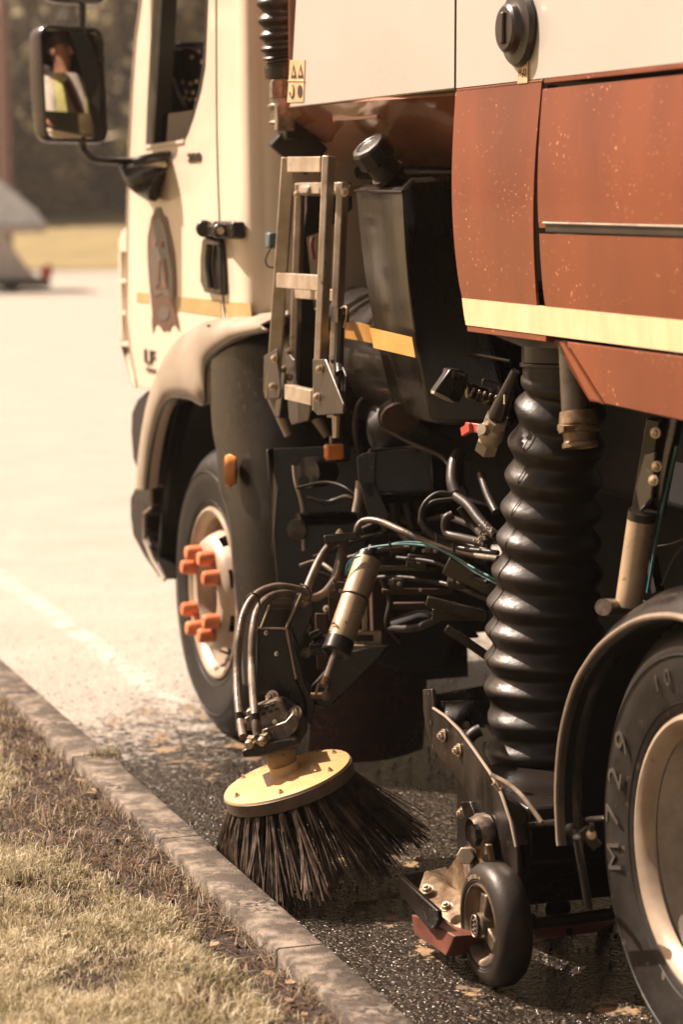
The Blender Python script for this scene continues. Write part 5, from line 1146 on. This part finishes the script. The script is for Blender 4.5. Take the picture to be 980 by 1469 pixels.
b = B(); b.cyl(at(697,1231,X=XN-.035), at(697,1231,X=XN-.03), .008); b.obj('grease_nipple', 'bronze_cast', lv)
# sloping bracket box (silver, rusty) with bolts
q = [at(607,1252,X=XN-.055), at(640,1240,X=XN+.06), at(678,1295,X=XN+.0), at(676,1330,X=XN-.035), at(661,1337,X=XN-.085), at(598,1292,X=XN-.125)]
b = B()
TL, TR = at(610,1250,X=XN-.05), at(641,1255,X=XN-.03)
b.loft([[at(609,1250,X=-.16), at(640,1258,X=-.10), at(640,1275,X=-.09)], [at(597,1288,X=-.22), at(632,1302,X=-.18), at(640,1318,X=-.16)], ])
b.bm.clear()
fr = [at(609,1251,X=-.15), at(677,1298,X=-.12), at(660,1336,X=-.165), at(597,1287,X=-.195)]
b.prism(fr, (.012,.014,0))
b.prism([at(609,1251,X=-.149), at(640,1243,X=-.07), at(681,1300,X=-.075), at(677,1299,X=-.121)], (0,.006,-.012))
b.prism([at(677,1299,X=-.12), at(682,1300,X=-.08), at(684,1326,X=-.09), at(661,1336,X=-.163)], (.004,.010,0))
sb_ = b.obj('shoe_bracket', 'bronze_cast', T, bevel=.003, label='worn silver and bronze bracket with two bolts above the red rubber')
nb_ = (fr[1]-fr[0]).cross(fr[3]-fr[0]).normalized()
if nb_.dot(cF) > 0: nb_ = -nb_
for x, y in ((614,1278),(642,1303)):
    b = B(); b.bolt(at(x,y,X=-.172)+nb_*.002, nb_, .0095); b.obj('bolt', 'zinc', sb_)
b = B(); b.sweep([at(637,1318,X=-.17), at(661,1337,X=-.167), at(684,1327,X=-.09)], .003, 6); b.obj('bracket_edge', 'cast_metal', sb_)
# U frame
b = B(); u0 = at(573,1258,X=-.20); u1 = at(573,1272,X=-.20)
b.prism([at(572,1256,X=-.215), at(627,1306,X=-.215), at(629,1322,X=-.215), at(622,1333,X=-.215), at(615,1333,X=-.215), at(572,1281,X=-.215)], (.012,0,0))
b.prism([at(572,1256,X=-.214), at(572,1281,X=-.214), at(640,1270,X=-.03), at(640,1246,X=-.03)], (.006,.012,0)); uf = b.obj('shoe_frame', 'dark_steel', T, bevel=.004)
b = B(); b.lathe([(0,.005),(.001,.0001)], at(613,1317,X=-.216), (-1,0,0), 12); b.obj('bolt_hole', 'ink', uf)
b = B(); b.prism([at(590,1312,X=-.20), at(594,1340,X=-.20), at(640,1372,X=-.20), at(646,1360,X=-.20), at(652,1343,X=-.20), at(610,1318,X=-.20)], (.075,-.01,0)); b.obj('rubber_shoe', 'red_rubber', T, bevel=.003, label='brick red rubber shoe touching the road')
b = B(); b.prism([at(655,1350,X=-.15), at(650,1370,X=-.15), at(660,1376,X=-.15), at(680,1357,X=-.15), at(683,1342,X=-.15)], (.06,.02,0)); b.obj('rubber_flap', 'red_rubber', T, bevel=.003)
# jockey wheel
JC = at(716,1325,X=-.115); JC.z = .131
jx = Vector((-1, .0, 0)).normalized()
b = B(); rj = .131
b.lathe([(-.028,.07),(-.030,.095),(-.026,.118),(-.012,.129),(.005,rj),(.022,.129),(.033,.123),(.040,.115),(.0445,.105),(.045,.097),(.043,.095),(.044,.092),(.040,.088),(.03,.086)], JC, jx, 72); jw = b.obj('jockey_wheel', 'rubber', T, label='small black jockey wheel with a dull metal hub')
b = B(); b.lathe([(.034,.090),(.042,.089),(.044,.084),(.040,.078),(.018,.070),(.010,.056),(.014,.032),(.030,.028),(.046,.026),(.050,.020),(.051,.0001)], JC, jx, 48); jh = b.obj('hub', mat('hub_alu',(0.24,0.185,0.13),.38,.6,c2=(0.10,0.075,0.05),ns=18,bump=.3), jw)
for k in range(3):
    a = R_(90+120*k); d = Vector((0, math.cos(a), math.sin(a))); b = B(); b.bar(JC+jx*.030+d*.012, JC+jx*.026+d*.068, .034, .020, up=jx); b.obj('spoke', M['hub_alu'], jh, bevel=.006)
b = B(); b.lathe([(.050,.021),(.054,.020),(.055,.0001)], JC, jx, 32)
for v in b.bm.verts: v.co.y = JC.y+(v.co.y-JC.y)*.9; v.co.z = JC.z+(v.co.z-JC.z)*1.25
b.obj('hub_badge', 'dark_steel', jh)
b = B()
rr = [(JC+jx*.0555+Vector((0, .0175*math.cos(t*.3142), .0235*math.sin(t*.3142)))) for t in range(21)]
b.sweep(rr, .0012, 6); 
for i in range(7): q = JC+jx*.055+Vector((.0, (.006 if i%2 else -.001), -.015+.005*i)); b.bar(q+Vector((0,-.004,0)), q+Vector((0,.004,0)), .0015,.0012)
b.obj('hub_lettering', 'zinc', jh)
for i, ch in enumerate('250/50-4'):
    th = R_(55+5.0*i); d = Vector((0, math.cos(th), math.sin(th))); td = Vector((0,-math.sin(th), math.cos(th)))
    text_mesh('tyre_mark', ch, .011, 'button_light', jw, JC+jx*.0450+d*.101, td*1.0, d, .0004, .0002)
b = B(); b.cyl(JC-jx*.0, JC-jx*.08, .014); b.obj('axle', 'dark_steel', T)
b = B(); b.prism([Vector((JC.x+.05, JC.y+dy, z)) for dy, z in ((-.03,.10),(.03,.10),(.05,.28),(-.02,.30))], (.01,0,0)); b.obj('castor_fork', 'dark_steel', T)
b = B(); b.cyl(at(684,1318,X=-.06), at(684,1318,X=-.0), .02); b.obj('castor_pin', 'dark_steel', T)
# nozzle housing behind
b = B(); b.prism([(.0,4.62,.34),(.0,5.02,.34),(.0,5.02,.06),(.0,4.85,.05),(.0,4.70,.10),(.0,4.60,.22)], (.9,0,0)); b.prism(XP([(738,1180),(862,1170),(870,1178),(745,1190)], .0), (.3,0,0)); nh = b.obj('nozzle_housing', 'black_plastic', T, bevel=.006)
b = B(); b.prism([at(x,y,Y=4.80) for x,y in ((742,1192),(815,1185),(805,1215),(770,1250),(745,1290))], (0,.01,0)); b.obj('housing_gusset', 'rusty_steel', nh)
b = B(); b.lathe([(0,.030),(.008,.030),(.008,.022),(.002,.020),(.002,.0001)], at(800,1302,Y=4.9), (-.2,-1,0), 24); b.obj('housing_boss', 'dark_steel', nh)
b = B(); b.cyl(at(768,1325,X=-.02), at(878,1311,X=.28), .0125); b.obj('nozzle_rail', 'rusty_steel', T, label='round steel rail between jockey wheel and rear wheel')
b = B(); a_, c_ = at(768,1335,X=-.0), at(880,1322,X=.30); b.prism([a_, c_, c_-Vector((0,0,.02)), a_-Vector((0,0,.02))], (.012,.012,0)); b.obj('red_seal_strip', 'red_plastic', T)
nz = at(817,1333,Y=4.55)
b = B(); b.lathe([(0,.007),(.012,.006),(.016,.002),(.0161,.0001)], nz, (0,0,-1), 12); sn = b.obj('spray_nozzle', 'dark_steel', T)
for x, y in ((762,1356),(800,1375),(846,1356)):
    e_ = at(x,y,Y=4.50); d = (e_-nz); b = B(); b.sweep([nz-Vector((0,0,.014)), nz+d*.5, nz+d], [.001, .006, .014], 14, cap=False); b.obj('water_spray', 'spray', sn)
# arms from plate to hose, nozzle lip
b = B(); b.bar(at(622,1012,X=-.07), at(700,997,X=.16), .012,.05); b.bar(at(634,1028,X=-.07), at(700,1022,X=.16), .012,.07); b.obj('cross_bracket', 'dark_steel', T, bevel=.003)
for x, y in ((643,1020),(664,1037)):
    b = B(); b.bolt(at(x,y,X=.02)+Vector((0,-.02,0)), (0,-1,0), .006); b.obj('bolt', 'zinc', T)
b = B(); b.lathe([(0,.115),(.0,.135),(-.02,.14),(-.05,.15),(-.12,.16)], at(784,1132,X=.235), (0,0,1), 48); b.obj('nozzle_neck', 'rubber', T)
b = B(); b.sweep(spline([at(x,y,D=5.32) for x,y in ((690,1047),(680,1052),(670,1065),(668,1085))],4), .014, 10); b.obj('bump_stop', 'rubber', T)
b = B(); b.tube([at(x,y,D=d_) for x,y,d_ in ((706,1112,4.85),(730,1125,4.8),(752,1145,4.75),(778,1180,4.7))], .0048, 8); b.obj('nozzle_hose', 'hyd_hose', T)
b = B(); b.sweep(DP([(712,1118),(724,1128),(716,1133),(708,1124)], 4.84), .005, 6); b.obj('wire_tie', 'zinc', T)
b = B(); b.cyl(at(828,1200,D=4.6), at(845,1300,D=4.7), .008); b.lathe([(0,.012),(.004,.008),(.006,.0001)], at(820,1190,D=4.55), -cF, 14); b.bar(at(836,1190,D=4.55), at(858,1215,D=4.55), .012,.02); b.cyl(at(846,1187,D=4.5), at(852,1187,D=4.5), .010); b.obj('spring_link', 'dark_steel', T)
b = B(); b.bolt(at(849,1197,D=4.5), -cF, .006); b.obj('bolt', 'zinc', T)
# dark inner splash guard behind rear arch and an added black box as underbody shade
b = B(); b.box((1.05, 4.2, .72), (.8, 3.4, .94)); b.obj('underbody_shade_box', 'black_matt', T, bevel=.02)  # no real tank: added black block hides the bright road beyond
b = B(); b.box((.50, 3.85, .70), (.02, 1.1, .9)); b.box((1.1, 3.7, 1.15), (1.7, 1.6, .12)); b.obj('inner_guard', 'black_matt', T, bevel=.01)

# ---------------------------------------------------------- driver (seen in the mirror)
dp = Vector((.40, 7.03, 1.57))
person = thing('person', 'driver in pale shirt, yellow hi-vis waistcoat and dark seat belt, inside the cab', 'person', dp)
me = bpy.data.meshes.new('body'); bm = bmesh.new()
J = {'pelvis':(0,0,.06,.14),'belly':(0,-.02,.2,.135),'chest':(0,-.03,.38,.15),'neckb':(0,-.02,.53,.07),'neck':(0,0.0,.60,.058),'head':(0,.015,.70,.082),'top':(0,.01,.79,.075),
     'shl':(-.17,-.02,.47,.065),'ell':(-.27,.12,.25,.045),'wrl':(-.12,.40,.30,.032),'hal':(-.08,.47,.32,.035),'shr':(.17,-.02,.47,.065),'elr':(.27,.12,.25,.045),'wrr':(.14,.40,.32,.032),'har':(.10,.47,.34,.035),
     'hpl':(-.10,.06,.05,.095),'knl':(-.13,.46,.06,.065),'anl':(-.13,.60,-.34,.045),'tol':(-.13,.72,-.38,.035),'hpr':(.10,.06,.05,.095),'knr':(.13,.46,.06,.065),'anr':(.13,.60,-.34,.045),'tor':(.13,.72,-.38,.035)}
vi = {}; order = list(J)
for k in order: vi[k] = bm.verts.new(Vector(J[k][:3]))
for a_, c_ in (('pelvis','belly'),('belly','chest'),('chest','neckb'),('neckb','neck'),('neck','head'),('head','top'),('chest','shl'),('shl','ell'),('ell','wrl'),('wrl','hal'),('chest','shr'),('shr','elr'),('elr','wrr'),('wrr','har'),('pelvis','hpl'),('hpl','knl'),('knl','anl'),('anl','tol'),('pelvis','hpr'),('hpr','knr'),('knr','anr'),('anr','tor')): bm.edges.new((vi[a_], vi[c_]))
bm.to_mesh(me); bm.free()
body = bpy.data.objects.new('body', me); col.objects.link(body); body.parent = person
sk_ = body.modifiers.new('skin', 'SKIN')
for i, k in enumerate(order):
    me.skin_vertices[0].data[i].radius = (J[k][3]*1.15 if k in ('chest','belly','pelvis') else J[k][3], J[k][3]*.85 if k in ('chest','belly') else J[k][3])
me.skin_vertices[0].data[0].use_root = True
sd_ = body.modifiers.new('s', 'SUBSURF'); sd_.levels = 2; sd_.render_levels = 2
me.materials.append(M['skin'])
def pobj(b, name, m, **k):
    o = b.obj(name, m, None, **k); o.parent = person; return o
# face: nose, brow, ears, jaw, hair (front = +Y)
b = B(); b.sweep([(0,.095,.735),(0,.112,.705),(0,.118,.690),(0,.09,.683)], [.006,.011,.014,.006], 10); pobj(b, 'nose', 'skin')
for s_ in (-1,1):
    b = B(); b.lathe([(0,.022),(.006,.024),(.010,.012),(.0101,.0001)], (s_*.083,.01,.70), (s_,0,0), 16); pobj(b, 'ear', 'skin')
    b = B(); b.lathe([(0,.011),(.004,.009),(.006,.0001)], (s_*.032,.090,.728), (0,1,0), 12); pobj(b, 'eye', 'ink')
b = B(); b.bar((-.025,.096,.660),(.025,.096,.660),.006,.006); pobj(b, 'mouth', 'belt')
b = B(); b.grid(lambda u, v: Vector((0,-.002,.735)) + Vector((math.sin(u*2*math.pi)*math.cos(v*math.pi/2)*.092, math.cos(u*2*math.pi)*math.cos(v*math.pi/2)*.098, math.sin(v*math.pi/2)*.108 + (.02 if math.cos(u*2*math.pi) > 0 else -.03)*math.cos(v*math.pi/2))), 28, 8); pobj(b, 'hair', 'hair', solid=.006)
# shirt and waistcoat
def torso(name, m, grow, z0, z1, openf=0.0):
    b = B(); rows = []
    for i in range(11):
        t = i/10; z = z0+(z1-z0)*t; w0 = (.185+.035*math.sin(min(1,t*1.1)*1.9))*(1 if t < .8 else 1-(t-.8)*2.2); d0 = .135+.012*math.sin(t*3)
        ring = []
        for k in range(33):
            a = openf + (2*math.pi-2*openf)*k/32
            ring.append((math.sin(a)*(w0+grow), -.02+math.cos(a)*(d0+grow), z))
        rows.append(ring)
    b.loft(rows); return pobj(b, name, m, solid=.006)
torso('shirt', 'shirt', .012, .0, .56); torso('hi_vis_waistcoat', 'vest', .024, .02, .54, .42)
for s_ in (-1, 1):
    b = B(); b.sweep(spline([(s_*.14,-.02,.47),(s_*.205,.03,.42),(s_*.255,.09,.31),(s_*.265,.13,.27)],4), [.085,.082,.08,.077,.075,.072,.07,.068,.066,.066,.066,.066,.066], 14); pobj(b, 'sleeve', 'shirt')
    for k in range(4):
        h = Vector(J['hal' if s_ < 0 else 'har'][:3]); q = h+Vector((s_*-.01*(k-1.5), .02, .01)); b = B(); b.sweep([q, q+Vector((0,.04,.01)), q+Vector((0,.055,-.02)), q+Vector((0,.04,-.035))], [.009,.0085,.008,.006], 8); pobj(b, 'finger', 'skin')
    h = Vector(J['hal' if s_ < 0 else 'har'][:3]); b = B(); b.sweep([h, h+Vector((-s_*.03,.02,.02)), h+Vector((-s_*.03,.045,.0))], [.010,.010,.007], 8); pobj(b, 'thumb', 'skin')
b = B(); b.bar((-.13,.150,.50),(.18,.175,.08),.05,.006, up=(0,1,0)); pobj(b, 'seat_belt', 'belt')
b = B(); b.sweep([(.22*math.cos(t*.26)*.9, .50+.09*math.sin(t*.26), .30+.19*math.sin(t*.26)) for t in range(25)], .014, 10)
o = b.obj('steering_wheel', 'interior', None); o.location = dp-BASE; o.parent = T
# ---------------------------------------------------------- tidy
for o in list(sc.objects):
    if 'is_root' in o: del o['is_root']
# ---------------------------------------------------------- air: pale haze round the whole place
b = B(); b.box((30, 40, 9.5), (260, 240, 23)); hz = b.obj('haze', 'black_matt')
hm = bpy.data.materials.new('haze'); hm.use_nodes = True; hn = hm.node_tree.nodes; hn.remove(hn['Principled BSDF'])
pv_ = hn.new('ShaderNodeVolumePrincipled'); pv_.inputs['Color'].default_value = (1.0, .90, .80, 1); pv_.inputs['Density'].default_value = .0009; pv_.inputs['Anisotropy'].default_value = .45
hm.node_tree.links.new(pv_.outputs[0], hn['Material Output'].inputs['Volume']); hz.data.materials.clear(); hz.data.materials.append(hm); hz['kind'] = 'stuff'
